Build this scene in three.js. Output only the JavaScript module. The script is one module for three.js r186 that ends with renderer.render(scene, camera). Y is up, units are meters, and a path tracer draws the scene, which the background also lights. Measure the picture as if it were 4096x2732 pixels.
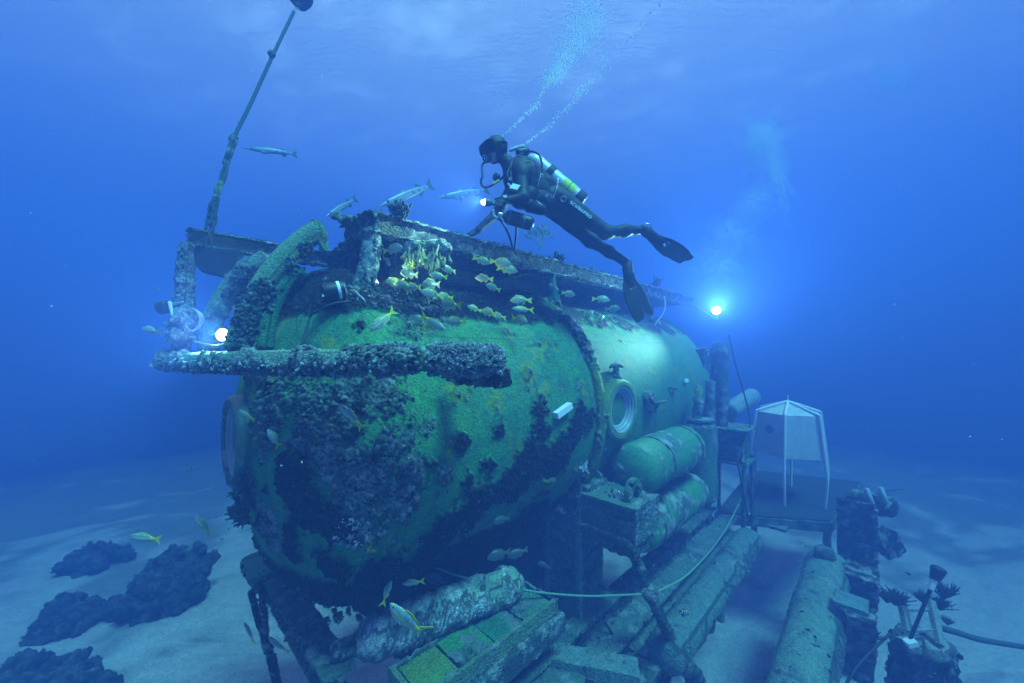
import * as THREE from 'three';
import { mergeGeometries, mergeVertices } from 'three/addons/utils/BufferGeometryUtils.js';
import { FontLoader } from 'three/addons/loaders/FontLoader.js';
import { TextGeometry } from 'three/addons/geometries/TextGeometry.js';
import { createNoise3D } from 'simplex-noise';

// ---------------------------------------------------------------- camera, sky, sun, exposure, water
const scene = new THREE.Scene();
const EYE = 5.0, F = 1517, CX = 2048, HOR = 1400;             // eye height above the sand; focal length, centre and horizon in photo pixels
const camera = new THREE.PerspectiveCamera(84, 1024 / 683, 0.05, 400);
camera.position.set(0, EYE, 0);
camera.setViewOffset(4096, 2732, 0, -34, 4096, 2732);
camera.updateProjectionMatrix();

const noiseSeed = (s) => () => { s |= 0; s = (s + 0x6D2B79F5) | 0; let t = Math.imul(s ^ (s >>> 15), 1 | s); t = (t + Math.imul(t ^ (t >>> 7), 61 | t)) ^ t; return ((t ^ (t >>> 14)) >>> 0) / 4294967296; };
const N3 = createNoise3D(noiseSeed(11)), N3b = createNoise3D(noiseSeed(71));

{ // daylight as it comes down through the sea: pale overhead, blue towards the horizon, with wind streaks
  const W = 1024, H = 512, data = new Float32Array(W * H * 4);
  for (let j = 0; j < H; j++) {
    const el = ((j + 0.5) / H - 0.5) * Math.PI;
    for (let i = 0; i < W; i++) {
      const az = (i + 0.5) / W * Math.PI * 2, s = Math.max(0, Math.sin(el)), f = Math.pow(s, 1.3);
      const u = Math.cos(az) / Math.max(0.12, s) * Math.cos(el), v = Math.sin(az) / Math.max(0.12, s) * Math.cos(el);
      let st = N3(u * 2.2 + v * 1.1, v * 5.0 - u * 2, 1) * 0.5 + N3(u * 5 + v * 3, v * 11 - u * 5, 2) * 0.3 + N3(u * 12, v * 24, 3) * 0.2;
      st = 1 + 0.75 * Math.max(0, st - 0.05) * THREE.MathUtils.smoothstep(s, 0.25, 0.6);
      data.set([(0.004 + 0.34 * f) * st, (0.02 + 0.68 * f) * st, (0.08 + 0.66 * f) * st, 1], (j * W + i) * 4);
    }
  }
  const sky = new THREE.DataTexture(data, W, H, THREE.RGBAFormat, THREE.FloatType);
  sky.mapping = THREE.EquirectangularReflectionMapping; sky.needsUpdate = true;
  scene.background = sky; scene.environment = sky;
}
const sun = new THREE.DirectionalLight(new THREE.Color(0.17, 0.92, 0.95), 5);
sun.position.set(8.2, 24, 7.4);
sun.shadow.radius = 30;                                        // the rippled surface spreads the sun
sun.castShadow = true;
Object.assign(sun.shadow.camera, { left: -14, right: 14, top: 14, bottom: -14, near: 1, far: 60 });
scene.add(sun);
scene.fog = new THREE.FogExp2(new THREE.Color(0.13, 0.225, 1.0), 0.079);
const EXPOSURE = 2.5;

// ---------------------------------------------------------------- placing things from the photograph
const V = (x, y, z) => new THREE.Vector3(x, y, z);
const AX = V(0.7034, 0, -0.7108), NX = V(0.7108, 0, 0.7034);   // along the habitat; across it, towards the camera
const Q = (t, n, h) => V(AX.x * t + NX.x * n, EYE + h, AX.z * t + NX.z * n);   // h counts from the eye
const ray = (px, py) => V((px - CX) / F, (HOR - py) / F, -1);
const P = (px, py, d) => V((px - CX) / F * d, EYE + (HOR - py) / F * d, -d);
const atH = (px, py, h) => P(px, py, h * F / (HOR - py));
const atN = (px, py, n) => { const r = ray(px, py); return P(px, py, n / (r.x * NX.x + r.z * NX.z)); };
const rnd = noiseSeed(4242);
const R = (a, b) => a + (b - a) * rnd();
const { clamp, lerp, smoothstep: sst } = THREE.MathUtils;
const fbm = (x, y, z, o = 4) => { let s = 0, a = 0.5, f = 1; for (let i = 0; i < o; i++) { s += a * N3(x * f, y * f, z * f); a *= 0.5; f *= 2.07; } return s; };

// ---------------------------------------------------------------- names, things, parts
const taken = {};
const numbered = (name) => { const k = taken[name] = (taken[name] ?? -1) + 1; return k ? `${name}_${String(k).padStart(3, '0')}` : name; };
const shade = (o) => { o.traverse((m) => { if (m.isMesh) { m.castShadow = true; m.receiveShadow = true; } }); return o; };
function thing(name, label, category, at = V(0, 0, 0), group) {
  const g = new THREE.Group(); g.name = numbered(name); g.position.copy(at); scene.add(g);
  g.userData = { label, category }; if (group) g.userData.group = group;
  return g;
}
function tagged(mesh, name, label, category, group) {
  mesh.name = numbered(name); mesh.userData = { label, category }; if (group) mesh.userData.group = group; scene.add(mesh); return mesh;
}
const originOf = (o) => { const p = V(0, 0, 0); for (let q = o; q && q !== scene; q = q.parent) p.add(q.position); return p; };
function part(parent, name, geo, mat, own = false) {           // geometry is given in world metres; own = already in the thing's own axes
  if (!own) { const o = originOf(parent); geo.translate(-o.x, -o.y, -o.z); }
  const m = new THREE.Mesh(geo, mat); m.name = name; parent.add(m); return m;
}
const asStuff = (m) => { m.userData.kind = 'stuff'; return m; };
const structure = (m, name) => { m.name = name; m.userData.kind = 'structure'; scene.add(m); return m; };

// ---------------------------------------------------------------- textures: tiling lumps and specks
function tileNoise(per, seed) {                                // periodic value noise
  const r = noiseSeed(seed), g = Float32Array.from({ length: per * per }, () => r());
  return (u, v) => { const x = u * per, y = v * per, x0 = Math.floor(x), y0 = Math.floor(y), fx = x - x0, fy = y - y0, sx = fx * fx * (3 - 2 * fx), sy = fy * fy * (3 - 2 * fy), at = (a, b) => g[((b % per + per) % per) * per + ((a % per + per) % per)]; return lerp(lerp(at(x0, y0), at(x0 + 1, y0), sx), lerp(at(x0, y0 + 1), at(x0 + 1, y0 + 1), sx), sy); };
}
function tileCells(per, seed) {                                // periodic rounded cells, 1 in the middle of a lump
  const r = noiseSeed(seed), px = Float32Array.from({ length: per * per * 2 }, () => r());
  return (u, v) => { const x = u * per, y = v * per, x0 = Math.floor(x), y0 = Math.floor(y); let best = 9; for (let j = -1; j <= 1; j++) for (let i = -1; i <= 1; i++) { const a = x0 + i, b = y0 + j, k = (((b % per) + per) % per * per + ((a % per) + per) % per) * 2, dx = a + px[k] - x, dy = b + px[k + 1] - y; best = Math.min(best, dx * dx + dy * dy); } return Math.max(0, 1 - Math.sqrt(best) * 1.25); };
}
function makeTex(size, f, srgb) {
  const d = new Uint8Array(size * size * 4);
  for (let j = 0; j < size; j++) for (let i = 0; i < size; i++) { const c = f((i + 0.5) / size, (j + 0.5) / size), k = (j * size + i) * 4; for (let q = 0; q < 3; q++) d[k + q] = clamp(Math.round((Array.isArray(c) ? c[q] : c) * 255), 0, 255); d[k + 3] = 255; }
  const t = new THREE.DataTexture(d, size, size); t.wrapS = t.wrapT = THREE.RepeatWrapping; t.magFilter = THREE.LinearFilter; t.minFilter = THREE.LinearFilter; if (srgb) t.colorSpace = THREE.SRGBColorSpace; t.needsUpdate = true; return t;
}
const tn = [8, 16, 32, 64, 128].map((p, i) => tileNoise(p, 100 + i)), tc = [24, 48, 90].map((p, i) => tileCells(p, 200 + i));
const crustH = makeTex(512, (u, v) => 0.32 * tc[0](u, v) + 0.28 * tc[1](u, v) + 0.2 * tc[2](u, v) + 0.2 * tn[4](u, v));
const crustC = makeTex(512, (u, v) => { const s = tn[4](u, v) * 0.4 + tc[2](u, v) * 0.35 + tn[2](u, v) * 0.25, sp = tc[1](u + 0.31, v + 0.17) > 0.78 ? 0.32 : 0; return clamp(0.5 + 0.62 * s + sp, 0, 1); }, true);
const fineH = makeTex(512, (u, v) => 0.35 * tn[4](u, v) + 0.3 * tn[3](u, v) + 0.35 * tc[2](u, v));
const fineC = makeTex(512, (u, v) => clamp(0.66 + 0.34 * (0.5 * tn[4](u, v) + 0.3 * tn[3](u, v) + 0.2 * tn[1](u, v)), 0, 1), true);
const sandH = makeTex(512, (u, v) => 0.5 + 0.22 * Math.sin((v * 10 + 0.6 * tn[0](u, v)) * Math.PI * 2) * tn[1](u, v) + 0.3 * (tn[4](u, v) - 0.5));
const std = (o) => new THREE.MeshStandardMaterial({ roughness: 0.85, ...o });
const M = {
  crust: std({ vertexColors: true, map: crustC, bumpMap: crustH, bumpScale: 0.02, roughness: 0.92 }),
  paint: std({ vertexColors: true, map: fineC, bumpMap: fineH, bumpScale: 0.004, roughness: 0.75 }),
  growth: std({ color: 0xffffff, roughness: 0.95, bumpMap: fineH, bumpScale: 0.006 }),
  black: std({ color: new THREE.Color(0.012, 0.013, 0.014), roughness: 0.5 }),
  rubber: std({ color: new THREE.Color(0.009, 0.010, 0.012), roughness: 0.6 }),
  neoprene: std({ color: new THREE.Color(0.007, 0.008, 0.010), roughness: 0.7, bumpMap: fineH, bumpScale: 0.0015 }),
  white: std({ color: new THREE.Color(0.78, 0.78, 0.76), roughness: 0.6 }),
  steel: std({ color: new THREE.Color(0.6, 0.62, 0.62), roughness: 0.32, metalness: 0.9 }),
  glass: new THREE.MeshPhysicalMaterial({ color: 0xffffff, transmission: 1, roughness: 0.03, ior: 1.45, thickness: 0 }),
  dark: std({ color: new THREE.Color(0.05, 0.06, 0.06), roughness: 0.8 }),
};

// ---------------------------------------------------------------- shape helpers
function boxUV(g, s = 1) {                                     // metres onto the face's main plane
  const p = g.attributes.position, n = g.attributes.normal, uv = new Float32Array(p.count * 2);
  for (let i = 0; i < p.count; i++) {
    const ax = Math.abs(n.getX(i)), ay = Math.abs(n.getY(i)), az = Math.abs(n.getZ(i));
    if (ay >= ax && ay >= az) { uv[2 * i] = p.getX(i) * s; uv[2 * i + 1] = p.getZ(i) * s; } else if (ax > az) { uv[2 * i] = p.getZ(i) * s; uv[2 * i + 1] = p.getY(i) * s; } else { uv[2 * i] = p.getX(i) * s; uv[2 * i + 1] = p.getY(i) * s; }
  }
  g.setAttribute('uv', new THREE.BufferAttribute(uv, 2)); return g;
}
const C = {
  yellow: [0.24, 0.40, 0.04], lime: [0.07, 0.38, 0.11], film: [0.035, 0.24, 0.15], teal: [0.10, 0.19, 0.17], dark: [0.016, 0.022, 0.02], black: [0.006, 0.007, 0.008],
  pale: [0.46, 0.48, 0.44], turf: [0.26, 0.31, 0.27], rust: [0.10, 0.07, 0.03], grey: [0.25, 0.28, 0.26], sand: [0.70, 0.70, 0.66],
};
const mixc = (a, b, k) => [lerp(a[0], b[0], k), lerp(a[1], b[1], k), lerp(a[2], b[2], k)];
/* fouling of a painted surface: how much of it animals and algae have taken (cover), in which tones, and how thick they lie */
function coat(p, o) {
  const s = o.seed ?? 0, n1 = fbm(p.x * 1.3 + s, p.y * 1.3, p.z * 1.3, 3), n2 = fbm(p.x * 5 + s, p.y * 5 + 9, p.z * 5, 3), n3 = N3b(p.x * 19, p.y * 19 + s, p.z * 19), n4 = N3b(p.x * 52 + s, p.y * 52, p.z * 52);
  let cov = (o.cover ?? 0) + n1 * 0.8 + n2 * 0.6;
  if (o.extra) cov += o.extra(p);
  const g = sst(cov + 0.12 * n3, -0.08, 0.12);
  let paint = mixc(o.paint ?? C.yellow, o.paint2 ?? C.film, clamp(0.45 + n1 * 0.9 + n3 * 0.12, 0, 1));
  paint = paint.map((c) => c * (0.9 + 0.18 * n4));
  const k = clamp(0.5 + n2 * 1.3 + n3 * 0.4 + (o.paleness ?? 0), 0, 1);
  let gr = k < 0.55 ? mixc(o.dark ?? C.dark, o.mid ?? C.teal, k / 0.55) : mixc(o.mid ?? C.teal, o.pale ?? C.pale, (k - 0.55) / 0.45);
  if (n4 > 0.55) gr = mixc(gr, o.pale ?? C.pale, (n4 - 0.55) * 1.4);
  return { color: mixc(paint, gr, g), h: g * (0.35 + 0.5 * Math.abs(n3) + 0.35 * k + 0.25 * n4) };
}
function foul(g, o) {                                          // colours and thickens a dense mesh
  if (!g.attributes.normal) g.computeVertexNormals();
  const p = g.attributes.position, n = g.attributes.normal, col = new Float32Array(p.count * 3), v = V(0, 0, 0), w = V(0, 0, 0), amp = o.amp ?? 0.012;
  for (let i = 0; i < p.count; i++) {
    v.fromBufferAttribute(p, i); w.fromBufferAttribute(n, i);
    const r = (o.how ?? coat)(v, o, w); col.set(r.color, i * 3);
    if (o.vec) { const f = 14, a = amp * (0.4 + r.h); v.x += a * N3(v.x * f, v.y * f, v.z * f); v.y += a * N3b(v.x * f, v.y * f, v.z * f); v.z += a * N3(v.z * f, v.x * f, v.y * f + 7); } else v.addScaledVector(w, amp * r.h);
    p.setXYZ(i, v.x, v.y, v.z);
  }
  g.setAttribute('color', new THREE.BufferAttribute(col, 3));
  if (!o.vec) g.computeVertexNormals();
  return boxUV(g, o.uv ?? 1.2);
}
function tube(pts, r, o = {}) {                                // pipe through points; r number or (0..1) -> radius; closed rounded ends
  const curve = pts.getPoint ? pts : new THREE.CatmullRomCurve3(pts, false, 'catmullrom', o.tension ?? 0.5), L = curve.getLength(), step = o.step ?? 0.02;
  const ns = Math.max(2, Math.ceil(L / step)), nr = o.radial ?? 16, fr = curve.computeFrenetFrames(ns, false), pos = [], idx = [], rf = typeof r === 'number' ? () => r : r;
  const rings = [];
  const cap = o.open ? [] : [0.05, 0.55, 0.85];
  for (const c of cap) rings.push([0, c]);
  for (let i = 0; i <= ns; i++) rings.push([i / ns, 1]);
  for (const c of [...cap].reverse()) rings.push([1, c]);
  rings.forEach(([u, c], k) => {
    const i = Math.round(u * ns), ctr = curve.getPointAt(clamp(u, 0, 1)), rr = rf(u), T = fr.tangents[i];
    if (c < 1) ctr.addScaledVector(T, (u < 0.5 ? -1 : 1) * Math.sqrt(1 - c * c) * rr * (o.bulge ?? 0.5));
    for (let q = 0; q < nr; q++) { const a = q / nr * Math.PI * 2, rad = rr * c * (o.twist ? 1 + 0.2 * Math.cos(3 * (a - u * L * o.twist)) : 1), s = Math.sin(a) * rad, cc = Math.cos(a) * rad; pos.push(ctr.x + fr.normals[i].x * cc + fr.binormals[i].x * s, ctr.y + fr.normals[i].y * cc + fr.binormals[i].y * s, ctr.z + fr.normals[i].z * cc + fr.binormals[i].z * s); }
    if (k) for (let q = 0; q < nr; q++) { const a = (k - 1) * nr + q, b = (k - 1) * nr + (q + 1) % nr, c2 = k * nr + q, d = k * nr + (q + 1) % nr; idx.push(a, b, c2, b, d, c2); }
  });
  const g = new THREE.BufferGeometry(); g.setAttribute('position', new THREE.Float32BufferAttribute(pos, 3)); g.setIndex(idx); g.computeVertexNormals();
  return boxUV(g, o.uv ?? 1.2);
}
function basis(o, x, y, z) { return new THREE.Matrix4().makeBasis(x, y, z).setPosition(o); }
const toHab = (t, n, h) => basis(Q(t, n, h), AX, V(0, 1, 0), NX);   // x along the habitat, y up, z towards the camera side
function slab(t0, t1, n0, n1, h0, h1, cell = 0.03) {          // dense box in the habitat's axes
  const g = new THREE.BoxGeometry(t1 - t0, h1 - h0, n1 - n0, ...[t1 - t0, h1 - h0, n1 - n0].map((l) => clamp(Math.round(l / cell), 1, 240)));
  return g.applyMatrix4(toHab((t0 + t1) / 2, (n0 + n1) / 2, (h0 + h1) / 2));
}
const box = (w, h, d, m4, cell = 0.05) => { const g = new THREE.BoxGeometry(w, h, d, ...[w, h, d].map((l) => clamp(Math.round(l / cell), 1, 120))); return m4 ? g.applyMatrix4(m4) : g; };
function lathe(prof, o, axis, seg = 48) {                      // prof: [radius, height along axis]
  const g = new THREE.LatheGeometry(prof.map(([r, h]) => new THREE.Vector2(r, h)), seg);
  g.applyQuaternion(new THREE.Quaternion().setFromUnitVectors(V(0, 1, 0), axis.clone().normalize())).translate(o.x, o.y, o.z); return g;
}
const plain = (g, s = 1.2) => { if (!g.attributes.normal) g.computeVertexNormals(); return boxUV(g, s); };
const merge = (list) => mergeGeometries(list.map((g) => { const q = g.index ? g.toNonIndexed() : g.clone(); for (const k of Object.keys(q.attributes)) if (!['position', 'normal', 'uv', 'color'].includes(k)) q.deleteAttribute(k); return q; }));
/* a smooth closed surface round a distance field */
function surface(sdf, lo, hi, cell) {
  const nx = Math.ceil((hi.x - lo.x) / cell) + 1, ny = Math.ceil((hi.y - lo.y) / cell) + 1, nz = Math.ceil((hi.z - lo.z) / cell) + 1, f = new Float32Array(nx * ny * nz), id = new Int32Array(nx * ny * nz).fill(-1), pos = [], idx = [];
  for (let k = 0, q = 0; k < nz; k++) for (let j = 0; j < ny; j++) for (let i = 0; i < nx; i++, q++) f[q] = sdf(lo.x + i * cell, lo.y + j * cell, lo.z + k * cell);
  const at = (i, j, k) => (k * ny + j) * nx + i, E = [[0, 1], [2, 3], [4, 5], [6, 7], [0, 2], [1, 3], [4, 6], [5, 7], [0, 4], [1, 5], [2, 6], [3, 7]];
  for (let k = 0; k < nz - 1; k++) for (let j = 0; j < ny - 1; j++) for (let i = 0; i < nx - 1; i++) {
    let m = 0; const c = []; for (let q = 0; q < 8; q++) { c[q] = f[at(i + (q & 1), j + ((q >> 1) & 1), k + (q >> 2))]; if (c[q] < 0) m |= 1 << q; }
    if (m === 0 || m === 255) continue;
    let x = 0, y = 0, z = 0, n = 0;
    for (const [a, b] of E) if ((c[a] < 0) !== (c[b] < 0)) { const s = c[a] / (c[a] - c[b]); x += lerp(a & 1, b & 1, s); y += lerp((a >> 1) & 1, (b >> 1) & 1, s); z += lerp(a >> 2, b >> 2, s); n++; }
    id[at(i, j, k)] = pos.length / 3; pos.push(lo.x + (i + x / n) * cell, lo.y + (j + y / n) * cell, lo.z + (k + z / n) * cell);
  }
  for (let k = 1; k < nz - 1; k++) for (let j = 1; j < ny - 1; j++) for (let i = 1; i < nx - 1; i++) {
    const s = f[at(i, j, k)] < 0, quad = (a, b, c, d, fl) => { if (fl) idx.push(a, b, c, a, c, d); else idx.push(a, c, b, a, d, c); };
    if (s !== (f[at(i + 1, j, k)] < 0)) quad(id[at(i, j - 1, k - 1)], id[at(i, j, k - 1)], id[at(i, j, k)], id[at(i, j - 1, k)], s);
    if (s !== (f[at(i, j + 1, k)] < 0)) quad(id[at(i - 1, j, k - 1)], id[at(i - 1, j, k)], id[at(i, j, k)], id[at(i, j, k - 1)], s);
    if (s !== (f[at(i, j, k + 1)] < 0)) quad(id[at(i - 1, j - 1, k)], id[at(i, j - 1, k)], id[at(i, j, k)], id[at(i - 1, j, k)], s);
  }
  const g = new THREE.BufferGeometry(); g.setAttribute('position', new THREE.Float32BufferAttribute(pos, 3)); g.setIndex(idx); g.computeVertexNormals(); return boxUV(g);
}
const smin = (a, b, k) => { const h = Math.max(0, k - Math.abs(a - b)) / k; return Math.min(a, b) - h * h * k * 0.25; };

// growth pieces
const lumpGeos = [0, 1, 2].map((s) => { const g = mergeVertices(new THREE.IcosahedronGeometry(1, 2).deleteAttribute('uv').deleteAttribute('normal')); const p = g.attributes.position; for (let i = 0; i < p.count; i++) { const v = V(0, 0, 0).fromBufferAttribute(p, i); v.multiplyScalar(1 + 0.42 * N3(v.x * 1.6 + s * 9, v.y * 1.6, v.z * 1.6) + 0.2 * N3b(v.x * 4, v.y * 4 + s, v.z * 4)); p.setXYZ(i, v.x, v.y * 0.75, v.z); } g.computeVertexNormals(); return boxUV(g, 0.6); });
const cupGeos = [0, 1].map((s) => { const g = new THREE.LatheGeometry([[0.0, 0], [0.55, 0.05], [0.5, 0.6], [0.62, 1.25 + s * 0.5], [0.52, 1.32 + s * 0.5], [0.34, 1.1 + s * 0.5], [0.26, 0.5]].map(([r, h]) => new THREE.Vector2(r, h)), 9); const p = g.attributes.position; for (let i = 0; i < p.count; i++) { const y = p.getY(i); p.setX(i, p.getX(i) + 0.12 * N3(y, s * 5, 1) * y); p.setZ(i, p.getZ(i) + 0.14 * N3(y + 3, s * 5, 2) * y); } g.computeVertexNormals(); return g; });
const tuftGeos = [0, 1].map((s) => { // a tuft of short bent algae fingers
  const r = noiseSeed(900 + s), l = []; for (let k = 0; k < 7; k++) { const a = r() * 6.28, o = 0.25 + r() * 0.9, h = 0.7 + r() * 0.9; l.push(tube([V(0, 0, 0), V(Math.cos(a) * o * 0.35, h * 0.55, Math.sin(a) * o * 0.35), V(Math.cos(a) * o, h, Math.sin(a) * o)], (u) => 0.13 * (1.15 - u), { step: 0.4, radial: 5, open: true })); } return merge(l); });
/* scatter growth over meshes already built: area-weighted points, kept where keep() says so */
function scatter(parent, name, geos, mat, sources, count, keep, size, tint, sink = 0.3) {
  const tri = [], cum = []; let tot = 0; const a = V(0, 0, 0), b = V(0, 0, 0), c = V(0, 0, 0), off = originOf(parent);
  for (const m of sources) { const g = m.geometry, p = g.attributes.position, ix = g.index, n = (ix ? ix.count : p.count) / 3, so = originOf(m.parent).sub(off).add(m.position); for (let i = 0; i < n; i++) { const [i0, i1, i2] = [0, 1, 2].map((q) => ix ? ix.getX(i * 3 + q) : i * 3 + q); a.fromBufferAttribute(p, i0); b.fromBufferAttribute(p, i1); c.fromBufferAttribute(p, i2); const ar = b.clone().sub(a).cross(c.clone().sub(a)).length(); if (!(ar > 0)) continue; tot += ar; cum.push(tot); tri.push([p, i0, i1, i2, so]); } }
  const lists = geos.map(() => []), up = V(0, 1, 0), q = new THREE.Quaternion(), m4 = new THREE.Matrix4();
  for (let k = 0, tries = 0; k < count && tries < count * 12; tries++) {
    const x = rnd() * tot; let lo = 0, hi = cum.length - 1; while (lo < hi) { const mid = (lo + hi) >> 1; if (cum[mid] < x) lo = mid + 1; else hi = mid; }
    const [p, i0, i1, i2, so] = tri[lo]; let u = rnd(), v = rnd(); if (u + v > 1) { u = 1 - u; v = 1 - v; }
    a.fromBufferAttribute(p, i0); b.fromBufferAttribute(p, i1).sub(a); c.fromBufferAttribute(p, i2).sub(a);
    const nrm = b.clone().cross(c).normalize(), pt = a.clone().addScaledVector(b, u).addScaledVector(c, v).add(so), w = pt.clone().add(off), kp = keep(w, nrm);
    if (rnd() > kp) continue;
    const s = size(w, nrm); pt.addScaledVector(nrm, -s * sink);
    q.setFromUnitVectors(up, nrm.clone().add(V(R(-.35, .35), R(-.35, .35), R(-.35, .35))).normalize()).multiply(new THREE.Quaternion().setFromAxisAngle(up, R(0, 6.28)));
    lists[Math.floor(rnd() * geos.length)].push([m4.clone().compose(pt, q, V(s * R(.8, 1.25), s * R(.7, 1.3), s * R(.8, 1.25))), tint(w)]); k++;
  }
  lists.forEach((l, i) => { if (!l.length) return; const im = new THREE.InstancedMesh(geos[i], mat, l.length); l.forEach(([m, cl], k) => { im.setMatrixAt(k, m); im.setColorAt(k, new THREE.Color().setRGB(...cl)); }); im.name = name; asStuff(im); parent.add(im); });
}
const tones = (list) => () => { const c = list[Math.floor(rnd() * list.length)], k = R(0.7, 1.25); return c.map((x) => x * k); };
M.growthDark = std({ color: new THREE.Color(0.025, 0.05, 0.045), roughness: 0.95 });
/* a bushy soft coral: forked fingers from one root */
function bush(at, s, n, up = V(0, 1, 0), o = {}) {
  const l = [], q = new THREE.Quaternion().setFromUnitVectors(V(0, 1, 0), up.clone().normalize());
  for (let k = 0; k < n; k++) {
    const a = R(0, 6.28), sp = (o.spread ?? .75) * R(.15, 1), h = s * R(.6, 1.1), mid = V(Math.cos(a) * sp * s * .45, h * .5, Math.sin(a) * sp * s * .45), tip = V(Math.cos(a + R(-.4, .4)) * sp * s, h, Math.sin(a) * sp * s), th = s * (o.thick ?? .07);
    l.push(tube([V(0, 0, 0), mid, tip].map((p) => p.applyQuaternion(q).add(at)), (u) => th * (1.2 - .55 * u), { step: s * .14, radial: 6 }));
    for (let j = 0; j < (o.forks ?? 2); j++) { const b = V(Math.cos(a) * sp * s * .45, h * .5, Math.sin(a) * sp * s * .45).lerp(tip.clone().sub(at).applyQuaternion(q.clone().invert()), R(0, .4)), e = b.clone().add(V(R(-.3, .3) * s, R(.2, .45) * s, R(-.3, .3) * s)); l.push(tube([b, b.clone().lerp(e, .5).add(V(0, .02 * s, 0)), e].map((p) => p.applyQuaternion(q).add(at)), (u) => th * (.9 - .4 * u), { step: s * .14, radial: 5 })); }
  }
  return merge(l);
}
// ---------------------------------------------------------------- the setting: sand, water surface
const groundY = (x, z) => { const out = Math.max(0, Math.hypot(x - 1.5, z + 3.5) + 1.2 * N3(x * 0.13, 4, z * 0.13) - 8.0); return -Math.min(0.0035 * out * out, 0.3 * out) + 0.16 * N3(x * 0.25, 0, z * 0.25) + 0.05 * N3(x * 0.9, 3, z * 0.9) + 0.02 * N3b(x * 2.5, 3, z * 2.5); };   // the sand terrace falls away a few metres out
{
  const n = 300, g = new THREE.PlaneGeometry(2, 2, n, n).rotateX(-Math.PI / 2), p = g.attributes.position, col = new Float32Array(p.count * 3);
  for (let i = 0; i < p.count; i++) {
    const w = (q) => Math.sign(q) * Math.pow(Math.abs(q), 2.3) * 80, x = w(p.getX(i)) + 1, z = w(p.getZ(i)) - 5;
    p.setXYZ(i, x, groundY(x, z), z);
    const r = fbm(x * 0.9, 5, z * 0.9, 4), far = Math.hypot(x - 1, z + 4) / 13, reef = sst(fbm(x * 0.35, 2, z * 0.35, 5) + r * 0.5 + clamp(far - 0.95, -0.5, 0.55), 0.0, 0.16), k = Math.max(reef * 0.8, sst(r, 0.06, 0.4) * 0.6 * sst(N3(x * 0.3, 8, z * 0.3), -0.4, 0.4));   // rubble patches; darker outwards, painting the fade of the sand into haze
    col.set(mixc(C.sand, [0.22, 0.25, 0.23], k).map((c) => c * (0.93 + 0.1 * N3b(x * 6, 1, z * 6))), i * 3);
  }
  g.setAttribute('color', new THREE.BufferAttribute(col, 3)); g.computeVertexNormals(); boxUV(g, 0.6);
  structure(new THREE.Mesh(g, std({ vertexColors: true, map: fineC, bumpMap: sandH, bumpScale: 0.03, roughness: 1 })), 'seabed');
}

{ // the surface far overhead, seen from below through the water
  const n = 160, g = new THREE.PlaneGeometry(2, 2, n, n).rotateX(Math.PI / 2), p = g.attributes.position;
  for (let i = 0; i < p.count; i++) { const w = (q) => Math.sign(q) * Math.pow(Math.abs(q), 1.5) * 80, x = w(p.getX(i)) + 1, z = w(p.getZ(i)) - 8; p.setXYZ(i, x, EYE + 9 + 0.22 * N3(x * 0.22, 0, z * 0.5) + 0.10 * N3(x * 0.7, 3, z * 1.3), z); }
  g.computeVertexNormals(); boxUV(g, 0.5);
  structure(new THREE.Mesh(g, new THREE.MeshPhysicalMaterial({ color: 0xffffff, transmission: 1, roughness: 0, ior: 1.33, thickness: 0, bumpMap: sandH, bumpScale: 0.07 })), 'water_surface');
}

// ---------------------------------------------------------------- the habitat
const D = 3.6, HC = -0.71, RH = 1.40, TA = 0.60, HD = 0.70, TF = 3.55, TE = 7.1;   // distance of its axis, height, radius; head apex and depth; flange; far end
const hullPoint = (t, r, th) => V(AX.x * t + NX.x * (-D + r * Math.cos(th)), EYE + HC + r * Math.sin(th), AX.z * t + NX.z * (-D + r * Math.cos(th)));
const headR = (t) => t >= TA + HD ? RH : RH * Math.sqrt(Math.max(0, 1 - ((TA + HD - t) / HD) ** 2));
function onHull(px, py) {                                       // where a line of sight meets the hull
  const r = ray(px, py).normalize(), o = V(0, EYE, 0), p = V(0, 0, 0);
  for (let s = 1.2; s < 9; s += 0.004) { p.copy(o).addScaledVector(r, s); const t = p.dot(V(AX.x, 0, AX.z)), n = p.dot(V(NX.x, 0, NX.z)) + D, y = p.y - EYE - HC; if (t > TA && t < TE && Math.hypot(n, y) < headR(t)) return { p: p.clone(), d: -p.z, t, th: Math.atan2(y, n) }; }
  return null;
}
const habitat = thing('underwater_habitat', 'large cylindrical underwater habitat with green fouled paint, steel top frame and round viewports', 'habitat', Q(3.6, -D, HC - RH - 0.1));
const blob = (list) => list.map(([px, py, r, k]) => { const h = onHull(px, py); return h ? { p: h.p, r: r * h.d / F, k } : null; }).filter(Boolean);
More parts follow.
